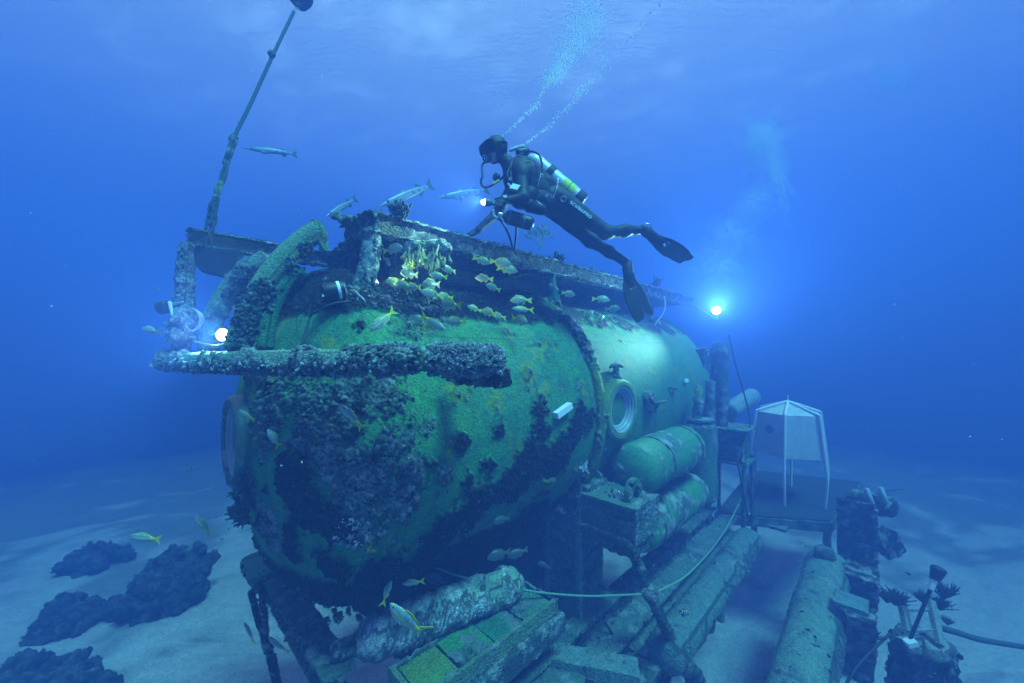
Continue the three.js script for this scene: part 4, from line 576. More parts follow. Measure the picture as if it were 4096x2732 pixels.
// ---------------------------------------------------------------- mooring chain, rope and float
{
  const metal = std({ color: new THREE.Color(.05, .10, .10), roughness: .95, bumpMap: crustH, bumpScale: .01 });
  const link = (() => { const s = .03, l = .035, pts = []; for (let i = 0; i < 24; i++) { const q = i / 24 * 6.283; pts.push(V(Math.cos(q) * s * .62, Math.sin(q) * s + Math.sign(Math.sin(q)) * l * .5, 0)); } const c = new THREE.CatmullRomCurve3(pts, true), g = new THREE.TubeGeometry(c, 30, .0105, 7, true); const p = g.attributes.position; for (let i = 0; i < p.count; i++) { const k = 1 + .18 * N3(p.getX(i) * 60, p.getY(i) * 60, p.getZ(i) * 60); p.setXYZ(i, p.getX(i) * k, p.getY(i), p.getZ(i) * k); } g.computeVertexNormals(); return g; })();
  function chain(g, a, b, sag = 0) { const L = a.distanceTo(b), n = Math.max(2, Math.round(L / .064)), d = b.clone().sub(a).normalize(); for (let i = 0; i < n; i++) { const m = new THREE.Mesh(link, metal); m.name = 'link'; const u = (i + .5) / n; m.position.copy(a).lerp(b, u).add(V(R(-.008, .008), -sag * 4 * u * (1 - u), R(-.008, .008))).sub(originOf(g)); m.quaternion.setFromUnitVectors(V(0, 1, 0), d).multiply(new THREE.Quaternion().setFromAxisAngle(V(0, 1, 0), (i % 2) * 1.57 + R(-.25, .25))); g.add(m); } }
  const top = P(1200, 2, 4.6), ml = thing('mooring_line', 'taut mooring rope and rusty chain rising from the far-side beam', 'mooring line', P(835, 935, 3.32));
  const rope = [P(930, 574, 3.62), P(952, 516, 3.68), P(998, 425, 3.78), P(1096, 212, 4.1), P(1176, 46, 4.5)];
  part(ml, 'rope', plain(tube(rope, .016, { radial: 12, step: .012, twist: 30 })), std({ color: new THREE.Color(.04, .07, .08), roughness: 1 }));
  part(ml, 'knot', foul(tube([P(926, 585, 3.6), P(935, 566, 3.6), P(928, 556, 3.64), P(940, 545, 3.66)], .022, { radial: 14, step: .01 }), { cover: .3, amp: .012, dark: C.dark }), M.crust);
  part(ml, 'knot', foul(tube([P(1092, 222, 4.08), P(1086, 212, 4.06), P(1083, 218, 4.05)], .02, { radial: 12, step: .01 }), { cover: .3, amp: .015 }), M.crust);
  part(ml, 'eye_splice', foul(tube([P(930, 578, 3.6), P(915, 620, 3.56), P(903, 655, 3.53)], .02, { radial: 12, step: .01 }), { cover: .3, amp: .012 }), M.crust);
  part(ml, 'shackle', plain(tube([P(905, 652, 3.52), P(888, 690, 3.5), P(882, 722, 3.49), P(890, 735, 3.49), P(903, 700, 3.5), P(910, 660, 3.52)], .014, { radial: 10 })), metal);
  part(ml, 'swivel', foul(tube([P(885, 728, 3.48), P(872, 760, 3.45), P(862, 795, 3.42)], .02, { radial: 14, step: .01 }), { cover: .3, amp: .012 }), M.crust);
  chain(ml, P(858, 795, 3.42), P(828, 915, 3.36)); chain(ml, P(868, 795, 3.42), P(846, 920, 3.36)); chain(ml, P(846, 920, 3.24), P(832, 990, 3.22)); chain(ml, P(862, 800, 3.40), P(838, 860, 3.37));
  const fl = thing('subsurface_float', 'dark round float at the top of the mooring rope', 'float', top);
  part(fl, 'buoy', plain(new THREE.SphereGeometry(.145, 32, 20).scale(1, .8, 1).translate(top.x, top.y + .06, top.z)), std({ color: new THREE.Color(.04, .05, .07), roughness: .6 }));
  part(fl, 'collar', plain(lathe([[.1, 0], [.07, -.06], [.03, -.13], [.024, -.15]], top.clone().add(V(0, -.01, 0)), rope[4].clone().sub(rope[3]), 20)), std({ color: new THREE.Color(.04, .05, .07), roughness: .7 }));
  const lc = thing('hanging_chain', 'pair of overgrown chains hanging below the far end of the base', 'chain', P(1010, 2380, 3.7));
  const overg = (a, b, r) => part(lc, 'growth_sleeve', foul(tube(a.map((q) => P(...q)), r, { radial: 14, step: .014 }), { cover: .4, amp: .022, dark: C.black, mid: C.dark }), M.crust);
  overg([[1008, 2375, 3.72], [1022, 2440, 3.74], [1040, 2510, 3.78]], 0, .014); overg([[1042, 2375, 3.72], [1058, 2440, 3.74], [1062, 2510, 3.78]], 0, .014); overg([[1050, 2505, 3.78], [1070, 2590, 3.84], [1090, 2660, 3.9], [1125, 2800, 4.0]], 0, .024); overg([[1062, 2520, 3.76], [1085, 2600, 3.84], [1102, 2670, 3.9], [1112, 2760, 4.0]], 0, .014);
  chain(lc, P(1005, 2365, 3.72), P(1030, 2470, 3.75)); chain(lc, P(1040, 2365, 3.72), P(1060, 2470, 3.75));
  // strut at the outrigger
  const st = thing('chain_strut', 'overgrown chain bar slanting down from the outrigger to the sand', 'strut', P(2760, 2710, 4.5));
  part(st, 'upper_bar', foul(tube([P(2528, 2190, 3.58), P(2545, 2240, 3.58), P(2568, 2300, 3.6), P(2598, 2370, 3.64)], .03, { radial: 16, step: .01 }), { cover: .3, amp: .03, mid: C.teal, pale: C.turf }), M.crust);
  part(st, 'lower_bar', foul(tube([P(2598, 2370, 3.64), P(2640, 2460, 3.75), P(2690, 2560, 3.95), P(2735, 2650, 4.2), P(2760, 2730, 4.45), P(2790, 2860, 4.8)], .03, { radial: 16, step: .012 }), { cover: .3, amp: .03, mid: C.teal, pale: C.turf }), M.crust);
  part(st, 'side_bar', foul(tube([P(2602, 2372, 3.62), P(2625, 2450, 3.72), P(2668, 2550, 3.92), P(2700, 2590, 4.0)], .018, { radial: 12, step: .012 }), { cover: .2, amp: .02 }), M.crust);
  part(st, 'knuckle', foul(tube([P(2590, 2355, 3.6), P(2606, 2385, 3.62)], .05, { radial: 16, step: .01 }), { cover: .4, amp: .03 }), M.crust);
  part(st, 'foot_shackle', foul(tube([P(2745, 2670, 4.2), P(2780, 2700, 4.25), P(2790, 2730, 4.3)], .055, { radial: 14, step: .015 }), { cover: .4, amp: .04 }), M.crust);
  const ropeM = std({ color: new THREE.Color(.16, .30, .20), roughness: 1 });
  tagged(new THREE.Mesh(tube([P(1740, 2268, 3.35), P(1820, 2300, 3.4), P(1923, 2325, 3.45), P(2078, 2356, 3.5), P(2176, 2372, 3.55), P(2334, 2384, 3.58), P(2456, 2382, 3.58), P(2594, 2374, 3.58), P(2640, 2362, 3.7), P(2768, 2282, 4.4), P(2895, 2129, 5.6), P(2977, 1970, 6.8)], .0095, { radial: 12, step: .008, twist: 55 }), ropeM), 'guide_rope', 'twisted rope running past the pillar to the chain strut and on to the platform', 'rope');
  tagged(new THREE.Mesh(tube([P(1190, 2430, 3.6), P(1215, 2520, 3.75), P(1260, 2620, 4.0), P(1335, 2740, 4.4), P(1400, 2850, 4.9)], .007, { radial: 7 }), M.rubber), 'cable', 'thin dark cable dropping from the front cross beam to the sand', 'cable');
  tagged(new THREE.Mesh(tube([P(2915, 1340, 6.9), P(2945, 1470, 6.85), P(2975, 1570, 6.8), P(3000, 1700, 6.6), P(2955, 1830, 6.2), P(2965, 1930, 6.2), P(2990, 2070, 6.3)], .014, { radial: 7, step: .05 }), M.rubber), 'umbilical_hose', 'dark umbilical hose looping down from the right flood lamp to the platform', 'hose');
  tagged(new THREE.Mesh(tube([P(2420, 2490, 3.9), P(2470, 2560, 3.9), P(2540, 2610, 3.95), P(2600, 2640, 4.0)], .012, { radial: 8 }), M.rubber), 'cable', 'dark cable crossing the pale cross timber', 'cable');
  // whips of growth hanging off the beam
  tagged(new THREE.Mesh(merge([tube([P(2657, 1185, 6.3), P(2660, 1230, 6.3), P(2648, 1262, 6.3), P(2625, 1290, 6.3), P(2620, 1310, 6.3)], .012, { radial: 6 }), tube([P(2632, 1280, 6.3), P(2640, 1300, 6.3)], .016, { radial: 6 })]), std({ color: new THREE.Color(.5, .5, .48), roughness: 1 })), 'dangling_line', 'frayed pale line dangling from the side beam', 'line');
}
// ---------------------------------------------------------------- corals and sponges
{
  const sponge = std({ color: new THREE.Color(.28, .34, .14), roughness: .9, bumpMap: fineH, bumpScale: .006 });
  const sp = thing('tube_sponge_cluster', 'cluster of pale yellow tube sponges hanging under the side beam', 'sponge', P(1690, 1000, 3.2));
  for (let k = 0; k < 46; k++) {
    const a = P(R(1608, 1790), R(975, 1030) + (k % 3) * 14, R(3.05, 3.3)), l = R(.05, .13), dir = V(R(-.35, .35), -1, R(.0, .7)).normalize(), r = R(.010, .017);
    const g = new THREE.LatheGeometry([[.5, -.2], [.75, .2], [.8, .6], [1.05, .95], [1.0, 1.0], [.72, .97], [.6, .6], [.4, .3], [.001, .28]].map(([x, y]) => new THREE.Vector2(x * r, y * l)), 12); const p = g.attributes.position; for (let i = 0; i < p.count; i++) { const y = p.getY(i); p.setX(i, p.getX(i) + .02 * N3(y * 14, k, 1) * y / l); p.setZ(i, p.getZ(i) + .02 * N3(y * 14, k, 5) * y / l); } g.computeVertexNormals();
    g.applyQuaternion(new THREE.Quaternion().setFromUnitVectors(V(0, 1, 0), dir)).translate(a.x, a.y, a.z); part(sp, 'sponge_tube', g, sponge);
  }
  part(sp, 'sponge_base', foul(surface((x, y, z) => { let d = 9; for (let k = 0; k < 8; k++) d = smin(d, V(x, y, z).distanceTo(P(1615 + k * 24, 985 + (k % 2) * 14, 3.22)) - .05, .05); return d + .012 * N3(x * 20, y * 20, z * 20); }, P(1695, 990, 3.22).sub(V(.35, .14, .14)), P(1695, 990, 3.22).add(V(.35, .14, .14)), .014), { cover: .1, paint: [.16, .22, .1], dark: C.dark, amp: .01 }), M.crust);
  const white = std({ color: new THREE.Color(.62, .64, .68), roughness: .95, bumpMap: fineH, bumpScale: .005 });
  const wc = onHull(1400, 2130) ?? { p: P(1400, 2130, 2.75) }, wn = wc.p.clone().sub(Q(wc.t ?? 1.2, -D, HC)).normalize();
  const coral = thing('white_branching_coral', 'white branching coral growing on the black underside of the hull', 'coral', wc.p);
  for (let k = 0; k < 46; k++) { const h = onHull(1400 + R(-70, 62) + (k % 3) * 6, 2130 + R(-62, 70)); if (h) part(coral, 'branch', bush(h.p.clone().addScaledVector(wn, -.005), R(.022, .045), 6, wn.clone().add(V(R(-.5, .5), R(-.3, .6), R(-.5, .5))), { thick: .13, spread: 1, forks: 2 }), white); }
  const lime = thing('lime_sponge', 'small olive sponge beside the white branching coral', 'sponge', P(1490, 2160, 2.75)); { const c = (onHull(1485, 2150) ?? { p: P(1490, 2150, 2.8) }).p; part(lime, 'lobe', foul(surface((x, y, z) => smin(V(x, y, z).distanceTo(c) - .04, V(x, y, z).distanceTo(c.clone().add(V(.0, -.07, .01))) - .035, .05) + .015 * N3(x * 30, y * 30, z * 30), c.clone().subScalar(.16), c.clone().addScalar(.16), .012), { cover: -.2, paint: [.3, .32, .08], paint2: [.2, .24, .08] }), M.crust); }
  const ridge = (name, label, pts, col, n, s, cat = 'coral') => { const g = thing(name, label, cat, P(...pts[0])); for (let k = 0; k < n; k++) { const q = pts[k % pts.length], c = P(q[0] + R(-20, 20), q[1] + R(-16, 16), q[2]); part(g, 'branch', bush(c, R(.7, 1.2) * s, 5, V(R(-.4, .4), R(.3, 1), R(.2, .8)), { thick: .1, spread: .9 }), col); } };
  ridge('blue_grey_coral', 'blue grey branching coral on the gusset beside the pillar', [[2290, 1815, 4.1], [2320, 1830, 4.1], [2345, 1860, 4.0], [2245, 1760, 4.2], [2225, 1720, 4.2]], white, 10, .09);
  ridge('pale_finger_coral', 'pale fingers of coral on the upper front of the pillar', [[2210, 2035, 4.2], [2240, 2060, 4.15], [2275, 2050, 4.1]], white, 5, .05);
  ridge('shelf_coral', 'pale shelf coral on the underside of the hull near the pillar', [[1930, 1990, 3.35], [1960, 1985, 3.4], [1900, 2010, 3.3]], white, 6, .05);
  ridge('sea_plume', 'dark feathery sea plume on top of the front frame corner', [[1600, 865, 3.05], [1625, 855, 3.05], [1585, 880, 3.02]], M.growthDark, 7, .1, 'sea plume');
  ridge('sea_plume', 'lone upright sea plume on the side beam below the diver', [[2228, 1042, 4.68]], M.growthDark, 2, .11, 'sea plume');
  ridge('sea_plume', 'small sea plume on the far part of the side beam', [[2630, 1150, 6.73]], M.growthDark, 3, .13, 'sea plume');
  ridge('crust_overhang', 'ragged dark growth hanging off the front of the hull below the end viewport', [[960, 2040, 2.72], [945, 2060, 2.72], [985, 2070, 2.74], [975, 2020, 2.72], [1000, 2090, 2.74], [965, 1935, 2.7], [985, 1970, 2.7]], std({ color: new THREE.Color(.07, .12, .12), roughness: 1, bumpMap: crustH, bumpScale: .02 }), 26, .07, 'growth');
  { // sea fan behind the diver
    const g = thing('sea_fan', 'thin pale sea fan standing on the side beam behind the diver', 'sea fan', P(2160, 1030, 4.46)), l = []; const r = noiseSeed(55); const grow = (p, d, len, dep) => { const e = p.clone().addScaledVector(d, len); l.push(tube([p, p.clone().lerp(e, .5), e], .004, { radial: 4, step: .05, open: true })); if (dep) for (const s of [-.5, .45, .05]) grow(p.clone().lerp(e, .5 + r() * .5), d.clone().applyAxisAngle(V(0, 0, 1), s + (r() - .5) * .3), len * .72, dep - 1); }; grow(P(2160, 1032, 4.46), V(0, 1, 0), .16, 4); part(g, 'branches', merge(l), std({ color: new THREE.Color(.16, .24, .26), roughness: 1 }));
  }
  // growth on the base, once all of it stands
  scatter(base, 'base_growth', [...lumpGeos, ...tuftGeos], M.growth, baseParts, 4200, (p, n) => sst(fbm(p.x * 3, p.y * 3, p.z * 3, 2) + (n.y > .6 ? -.05 : .12), .0, .35) * (p.z > -5 ? 1 : .35), () => R(.006, .024), tones([C.dark, C.teal, C.turf, C.teal, [.3, .36, .36], C.black]));
  // reef heads on the sand at the left
  const reef = (label, px, py, d, w, h, n, seed) => {
    const c = P(px, py, d), c0 = c.y = groundY(c.x, c.z), g = thing('coral_head', label, 'coral head', c), r = noiseSeed(seed), l = Array.from({ length: n }, () => { const a = r() * 6.28, q = Math.sqrt(r()); return [c.x + Math.cos(a) * q * w * .55, c0 + (.1 + r() * .5) * h * (1.1 - q * .5), c.z + Math.sin(a) * q * w * .42, (.14 + .2 * r()) * Math.min(w, h * 1.5)]; });
    const m = part(g, 'rock', foul(surface((x, y, z) => { let q = 9; for (const b of l) q = smin(q, Math.hypot(x - b[0], y - b[1], z - b[2]) - b[3], .15); return q + .16 * N3(x * 2.2, y * 2.2, z * 2.2) + .07 * N3b(x * 6, y * 6, z * 6); }, V(c.x - w * 1.1, c0 - .4, c.z - w), V(c.x + w * 1.1, c0 + h * 1.6, c.z + w), Math.max(.04, w / 34)), { cover: .1, amp: .05, paint: [.06, .11, .11], paint2: [.03, .06, .07], dark: [.012, .02, .022], mid: [.04, .07, .07], pale: [.16, .2, .2] }), M.crust);
    scatter(g, 'soft_corals', [...tuftGeos, ...lumpGeos], M.growth, [m], Math.round(330 * w), (p, nn) => nn.y > .0 ? 1 : .4, () => R(.02, .075) * (rnd() < .08 ? 1.6 : 1), tones([[.03, .06, .06], [.05, .09, .08], C.dark]));
  };
  reef('largest coral head with a rounded knob on the sand beyond the hanging chains', 690, 2420, 7.6, 1.15, .95, 15, 5);
  reef('low coral head on the sand behind the largest one', 390, 2330, 9.0, 1.0, .45, 11, 9);
  reef('coral head bridging the largest one and the near reef', 300, 2500, 6.9, .72, .5, 11, 13);
  reef('wide dark reef with soft corals at the near edge of the sand', 190, 2830, 5.2, 1.75, .62, 22, 17);
  reef('knob of coral between the bridging head and the largest one', 480, 2470, 7.3, .55, .3, 8, 21);
}
// ---------------------------------------------------------------- fish
const fishMat = std({ vertexColors: true, roughness: .38 });
function fishBody(prof, color, bend = 0) {                     // prof: [x, half height, half width, centre y], snout at x = 0, tail root last; length 1
  const n = 26, m = 16, pos = [], col = [], idx = [], at = (x) => { let i = 0; while (i < prof.length - 2 && prof[i + 1][0] < x) i++; const a = prof[i], b = prof[i + 1], k = sst(x, a[0], b[0]), kk = clamp((x - a[0]) / (b[0] - a[0]), 0, 1) * .6 + k * .4; return [1, 2, 3].map((q) => lerp(a[q], b[q], kk)); }, end = prof.at(-1)[0];
  for (let i = 0; i <= n; i++) { const x = end * Math.pow(i / n, 1.15), [h, w, c] = at(x); for (let j = 0; j < m; j++) { const a = j / m * Math.PI * 2, y = c + Math.cos(a) * h, z = Math.sin(a) * w; pos.push(.5 - x, y, z + bend * x * x); col.push(...color(x, Math.cos(a), j)); } if (i) for (let j = 0; j < m; j++) { const a = (i - 1) * m + j, b = (i - 1) * m + (j + 1) % m, c2 = i * m + j, d = i * m + (j + 1) % m; idx.push(a, b, c2, b, d, c2); } }
  const g = new THREE.BufferGeometry(); g.setAttribute('position', new THREE.Float32BufferAttribute(pos, 3)); g.setAttribute('color', new THREE.Float32BufferAttribute(col, 3)); g.setIndex(idx); g.computeVertexNormals(); return g;
}
function fin(pts, z = 0, bend = 0, tilt = 0) { const sh = new THREE.Shape(); pts.forEach(([x, y], i) => i ? sh.lineTo(.5 - x, y) : sh.moveTo(.5 - x, y)); sh.closePath(); const g = new THREE.ExtrudeGeometry(sh, { depth: .008, bevelEnabled: false, curveSegments: 4 }).translate(0, 0, -.004); const p = g.attributes.position; for (let i = 0; i < p.count; i++) { const x = .5 - p.getX(i); p.setZ(i, p.getZ(i) + z + bend * x * x + tilt * Math.max(0, x - .25)); } g.computeVertexNormals(); return g; }
const yellowM = std({ color: new THREE.Color(.52, .54, .02), roughness: .5 }), silverM = std({ color: new THREE.Color(.25, .3, .33), roughness: .45 }), darkFin = std({ color: new THREE.Color(.05, .07, .08), roughness: .6 }), eyeM = std({ color: new THREE.Color(.01, .01, .01), roughness: .15 });
const KIND = {
  yellowtail: { b: [[0, .012, .01, 0], [.06, .055, .035, .002], [.2, .105, .06, .0], [.38, .12, .066, 0], [.58, .085, .048, .002], [.76, .034, .02, .004], [.8, .03, .014, .004]], c: (x, u) => { const st = Math.abs(u - .08) < .17 && x > .06; const back = u > .45 && ((Math.sin(x * 60) * Math.sin(x * 31 + u * 20)) > .35); if (x > .66 || st) return [.52, .54, .02]; return u > .3 ? (back ? [.40, .44, .06] : [.14, .24, .34]) : u < -.5 ? [.42, .48, .52] : [.26, .36, .44]; }, eye: [.075, .022, .034], f: [['tail_fin', [[.775, .03], [.86, .085], [1.0, .17], [.93, .06], [.89, .005], [.93, -.05], [.98, -.15], [.86, -.075], [.775, -.022]], 'y'], ['dorsal_fin', [[.24, .1], [.3, .15], [.42, .155], [.6, .11], [.68, .062], [.55, .075], [.4, .1]], 'y'], ['anal_fin', [[.52, -.09], [.58, -.13], [.7, -.06], [.66, -.045]], 'y'], ['pelvic_fin', [[.26, -.1], [.33, -.15], [.36, -.11]], 's']] },
  snapper: { b: [[0, .02, .014, -.02], [.08, .10, .05, .0], [.22, .175, .075, .01], [.4, .185, .078, .005], [.6, .13, .055, 0], [.75, .052, .026, 0], [.8, .048, .018, 0]], c: (x, u) => { const bar = Math.sin(x * 44) > .55 && u > -.1 && x > .2; if (x > .68) return [.52, .52, .02]; return u < -.45 ? [.46, .50, .38] : bar ? [.14, .19, .10] : u > .4 ? [.16, .22, .13] : [.26, .33, .22]; }, eye: [.1, .045, .05], f: [['tail_fin', [[.775, .048], [.87, .1], [1.0, .155], [.955, .04], [.94, 0], [.955, -.05], [.99, -.15], [.87, -.1], [.775, -.045]], 'y'], ['dorsal_fin', [[.2, .165], [.26, .24], [.36, .235], [.45, .22], [.58, .205], [.7, .10], [.62, .1], [.42, .17]], 'y'], ['anal_fin', [[.52, -.15], [.58, -.22], [.7, -.13], [.68, -.07]], 'y'], ['pelvic_fin', [[.26, -.16], [.36, -.245], [.4, -.17]], 'y']] },
  barracuda: { b: [[0, .005, .006, -.005], [.1, .024, .018, -.002], [.22, .046, .03, 0], [.45, .06, .036, 0], [.7, .048, .03, 0], [.86, .022, .014, 0], [.9, .02, .01, 0]], c: (x, u) => { const spot = u < .1 && u > -.5 && Math.sin(x * 53 + 2) > .86 && x > .3; return spot ? [.08, .10, .12] : u > .35 ? [.10, .16, .20] : [.26, .32, .37]; }, eye: [.15, .012, .022], f: [['tail_fin', [[.88, .02], [.94, .055], [1.0, .095], [.975, .02], [.97, 0], [.975, -.02], [1.0, -.09], [.94, -.05], [.88, -.02]], 'd'], ['dorsal_fin', [[.42, .055], [.44, .095], [.5, .06]], 's'], ['rear_dorsal_fin', [[.68, .046], [.72, .095], [.79, .035]], 'd'], ['anal_fin', [[.68, -.046], [.72, -.095], [.79, -.035]], 'd']] },
  grunt: { like: 'snapper', c: (x, u) => (x > .7 ? [.10, .12, .03] : u < -.4 ? [.14, .18, .16] : [.05, .08, .08]) },
  sergeant: { b: [[0, .02, .014, 0], [.1, .13, .05, .01], [.3, .24, .075, .01], [.5, .23, .07, .01], [.7, .1, .04, 0], [.8, .05, .02, 0]], c: (x, u) => (Math.sin(x * 42 + .6) > .1 ? [.03, .04, .06] : u > .4 ? [.6, .62, .2] : [.55, .62, .66]), eye: [.1, .05, .045], f: [['tail_fin', [[.78, .05], [.88, .13], [1.0, .17], [.93, 0], [1.0, -.17], [.88, -.13], [.78, -.05]], 'd'], ['dorsal_fin', [[.25, .22], [.4, .31], [.62, .3], [.72, .2], [.68, .12]], 'd'], ['anal_fin', [[.5, -.22], [.6, -.3], [.72, -.2], [.68, -.1]], 'd']] },
  damsel: { b: [[0, .02, .014, 0], [.1, .12, .05, .01], [.3, .2, .075, .01], [.5, .19, .07, .01], [.7, .09, .04, 0], [.8, .05, .02, 0]], c: () => [.03, .04, .05], eye: [.1, .05, .045], f: [['tail_fin', [[.78, .05], [.88, .12], [1.0, .17], [.93, 0], [1.0, -.17], [.88, -.12], [.78, -.05]], 'd'], ['dorsal_fin', [[.25, .19], [.4, .26], [.62, .24], [.72, .17], [.68, .1]], 'd'], ['anal_fin', [[.5, -.18], [.6, -.25], [.72, -.17], [.68, -.09]], 'd']] },
};
KIND.grunt = { ...KIND.snapper, c: KIND.grunt.c, f: KIND.snapper.f.map(([n, p]) => [n, p, 'o']) };
const FM = { o: std({ color: new THREE.Color(.10, .12, .04), roughness: .6 }), y: yellowM, s: silverM, d: darkFin };
const fishProto = {};
function fishOf(kind, bend) {
  const key = kind + bend; if (fishProto[key]) return fishProto[key].clone();
  const k = KIND[kind], g = new THREE.Group(), add = (n, geo, m) => { const q = new THREE.Mesh(geo, m); q.name = n; g.add(q); return q; };
  add('body', fishBody(k.b, k.c, bend), fishMat);
  for (const [n, pts, m] of k.f) add(n, fin(pts, 0, bend, bend * .4), FM[m]);
  const [ex, ey, ez] = k.eye; for (const s of [-1, 1]) { add('eye', new THREE.SphereGeometry(.016, 10, 8).translate(.5 - ex, ey, s * ez + bend * ex * ex), eyeM); const pf = fin([[.27, -.02], [.33, -.0], [.43, -.06], [.36, -.075]], s * .07, 0); pf.rotateY(s * .25); add('pectoral_fin', pf, kind === 'snapper' ? yellowM : kind === 'grunt' || kind === 'damsel' ? darkFin : silverM); }
  fishProto[key] = g; return g.clone();
}
function fish(kind, name, label, cat, group, hx, hy, hd, tx, ty, td, bend = 0, roll = 0) {
  const g = fishOf(kind, bend), a = P(hx, hy, hd), b = P(tx, ty, td), L = a.distanceTo(b), x = a.clone().sub(b).normalize(), z = x.clone().cross(V(0, 1, 0)).normalize().applyAxisAngle(x, roll), y = z.clone().cross(x);
  g.name = numbered(name); g.userData = { label, category: cat }; if (group) g.userData.group = group;
  g.quaternion.setFromRotationMatrix(new THREE.Matrix4().makeBasis(x, y, z)); g.scale.setScalar(L); g.position.copy(a).add(b).multiplyScalar(.5); scene.add(g);
}
const yt = (l, ...a) => fish('yellowtail', 'yellowtail_snapper', l, 'fish', 'slim silver and yellow fish swimming round the habitat', ...a);
yt('silver blue fish with a yellow stripe in front of the hull above the rail', 1480, 1325, 2.25, 1590, 1232, 2.35, .12, .15);
yt('silver fish with a yellow stripe diving across the crusted hull below the rail', 1355, 1618, 2.2, 1458, 1712, 2.25, -.1, -.3);
yt('small silver fish with a yellow back beside the end viewport growth', 1070, 1718, 2.2, 1126, 1795, 2.3, .1, -.35);
yt('yellow-tailed fish passing close behind the end viewport', 955, 1640, 2.4, 1022, 1684, 2.4, 0, -.2);
yt('bright yellow-tailed fish over the sand left of the hanging chains', 518, 2143, 2.6, 648, 2160, 2.6, .0, .1);
yt('slim yellow-tailed fish nosing up over the sand near the front growth', 782, 2062, 2.9, 842, 2150, 2.95, .12, -.2);
yt('curved yellow-tailed fish below the black underside of the hull', 1566, 2320, 2.7, 1530, 2410, 2.7, .2, .3);
yt('yellow-tailed fish crossing left under the hull', 1608, 2336, 2.8, 1702, 2324, 2.8, 0, .05);
yt('long curved fish with a yellow tail over the gas bottle', 1561, 2412, 2.1, 1692, 2585, 2.15, .22, -.3);
yt('slim fish heading up beside the hanging chains over sand', 975, 2490, 3.2, 1026, 2566, 3.2, -.1, -.3);
yt('slim fish heading up below the hanging chains over sand', 1074, 2546, 3.1, 1152, 2628, 3.1, .12, -.35);
yt('silver fish with a yellow tail swimming under the side beam below the diver', 2047, 1233, 3.0, 2138, 1242, 3.05, 0, .2);
yt('green-tailed fish leaving beside the small black camera', 566, 1316, 3.3, 632, 1326, 3.2, .1, .1);
yt('dim yellow-tailed fish near the black flood lamp cable', 1780, 1320, 2.6, 1690, 1260, 2.7, .1, 0);
const sn = (...a) => fish('snapper', 'schoolmaster_snapper', 'deep-bodied yellow-finned fish of the school under the side beam', 'fish', 'school of yellow-finned fish under the side beam', ...a);
for (const a of [[1718, 1098, 2.95, 1790, 1108, 3.0], [1688, 1134, 2.97, 1768, 1140, 3.03], [1682, 1163, 2.9, 1772, 1192, 2.95], [1745, 1180, 2.98, 1818, 1190, 3.05], [1602, 1088, 3.0, 1680, 1101, 3.05], [1765, 1072, 3.05, 1832, 1084, 3.1], [1540, 1128, 3.0, 1610, 1126, 3.05], [1575, 1134, 2.98, 1648, 1146, 3.0], [1620, 1146, 2.98, 1692, 1152, 3.0], [1607, 1062, 3.1, 1662, 1080, 3.12], [1560, 1060, 3.1, 1540, 1030, 3.1], [1762, 1217, 2.95, 1850, 1222, 3.0], [1870, 1222, 3.0, 1925, 1248, 3.05], [1926, 1240, 3.1, 1990, 1260, 3.15], [2040, 1200, 3.3, 2128, 1196, 3.35], [1780, 1284, 2.85, 1870, 1290, 2.9], [1965, 1258, 3.1, 2030, 1270, 3.2], [2110, 1290, 3.3, 2040, 1270, 3.35], [1660, 1260, 2.7, 1700, 1300, 2.7], [2480, 1232, 4.9, 2420, 1238, 5.0], [2370, 1240, 4.6, 2330, 1290, 4.7], [2415, 1262, 4.8, 2385, 1290, 4.8], [2300, 1180, 4.5, 2240, 1170, 4.5], [2440, 1200, 5.0, 2370, 1190, 5.0]]) sn(a[0], a[1], a[2], a[3], a[4], a[5] + R(-.14, .14), [-.16, -.06, .08, .18][Math.floor(rnd() * 4)], R(-.3, .3));
const sr = (l, ...a) => fish('snapper', 'schoolmaster_snapper', l, 'fish', 'school of yellow-finned fish under the side beam', ...a);
sr('pale-bellied fish facing right beside the bent pipe under the frame corner', 1610, 987, 3.0, 1530, 1006, 3.05, 0, 0);
sr('bright yellow-finned fish facing right close under the side beam', 1962, 1053, 3.25, 1890, 1030, 3.25, .05, 0);
sr('longer fish facing right close under the side beam', 2046, 1056, 3.4, 1955, 1044, 3.4, 0, 0);
sr('spotted grey fish alone in the dark gap under the side beam', 1943, 1138, 3.1, 2005, 1162, 3.15, .08, -.1);
sr('dull fish in the shadow under the side beam facing right', 2070, 1085, 3.5, 1985, 1070, 3.5, 0, 0);
sr('dim fish in the shadow behind the spotted grey fish', 1900, 1110, 3.3, 1975, 1118, 3.3, 0, 0);
const sd = (...a) => fish('grunt', 'grunt', 'dark fish of the school sheltering under the hull over the sand', 'fish', 'dark school under the front of the hull', ...a);
for (let k = 0; k < 16; k++) { const x = R(1285, 1450), y = R(2395, 2500), s = R(26, 48), a = R(.5, 1.1), d = R(2.9, 3.5); sd(x, y, d, x + s * Math.cos(a), y + s * Math.sin(a), d + .05, R(-.1, .1), 0); }
for (const a of [[1480, 2318, 3.2, 1560, 2300, 3.25], [1420, 2330, 3.2, 1350, 2345, 3.3], [1700, 2300, 3.3, 1790, 2340, 3.35], [1600, 2380, 3.2, 1670, 2350, 3.3]]) sd(...a, 0, 0);
const sl = (l, ...a) => fish('grunt', 'grunt', l, 'fish', 'fish beside the pillar', ...a);
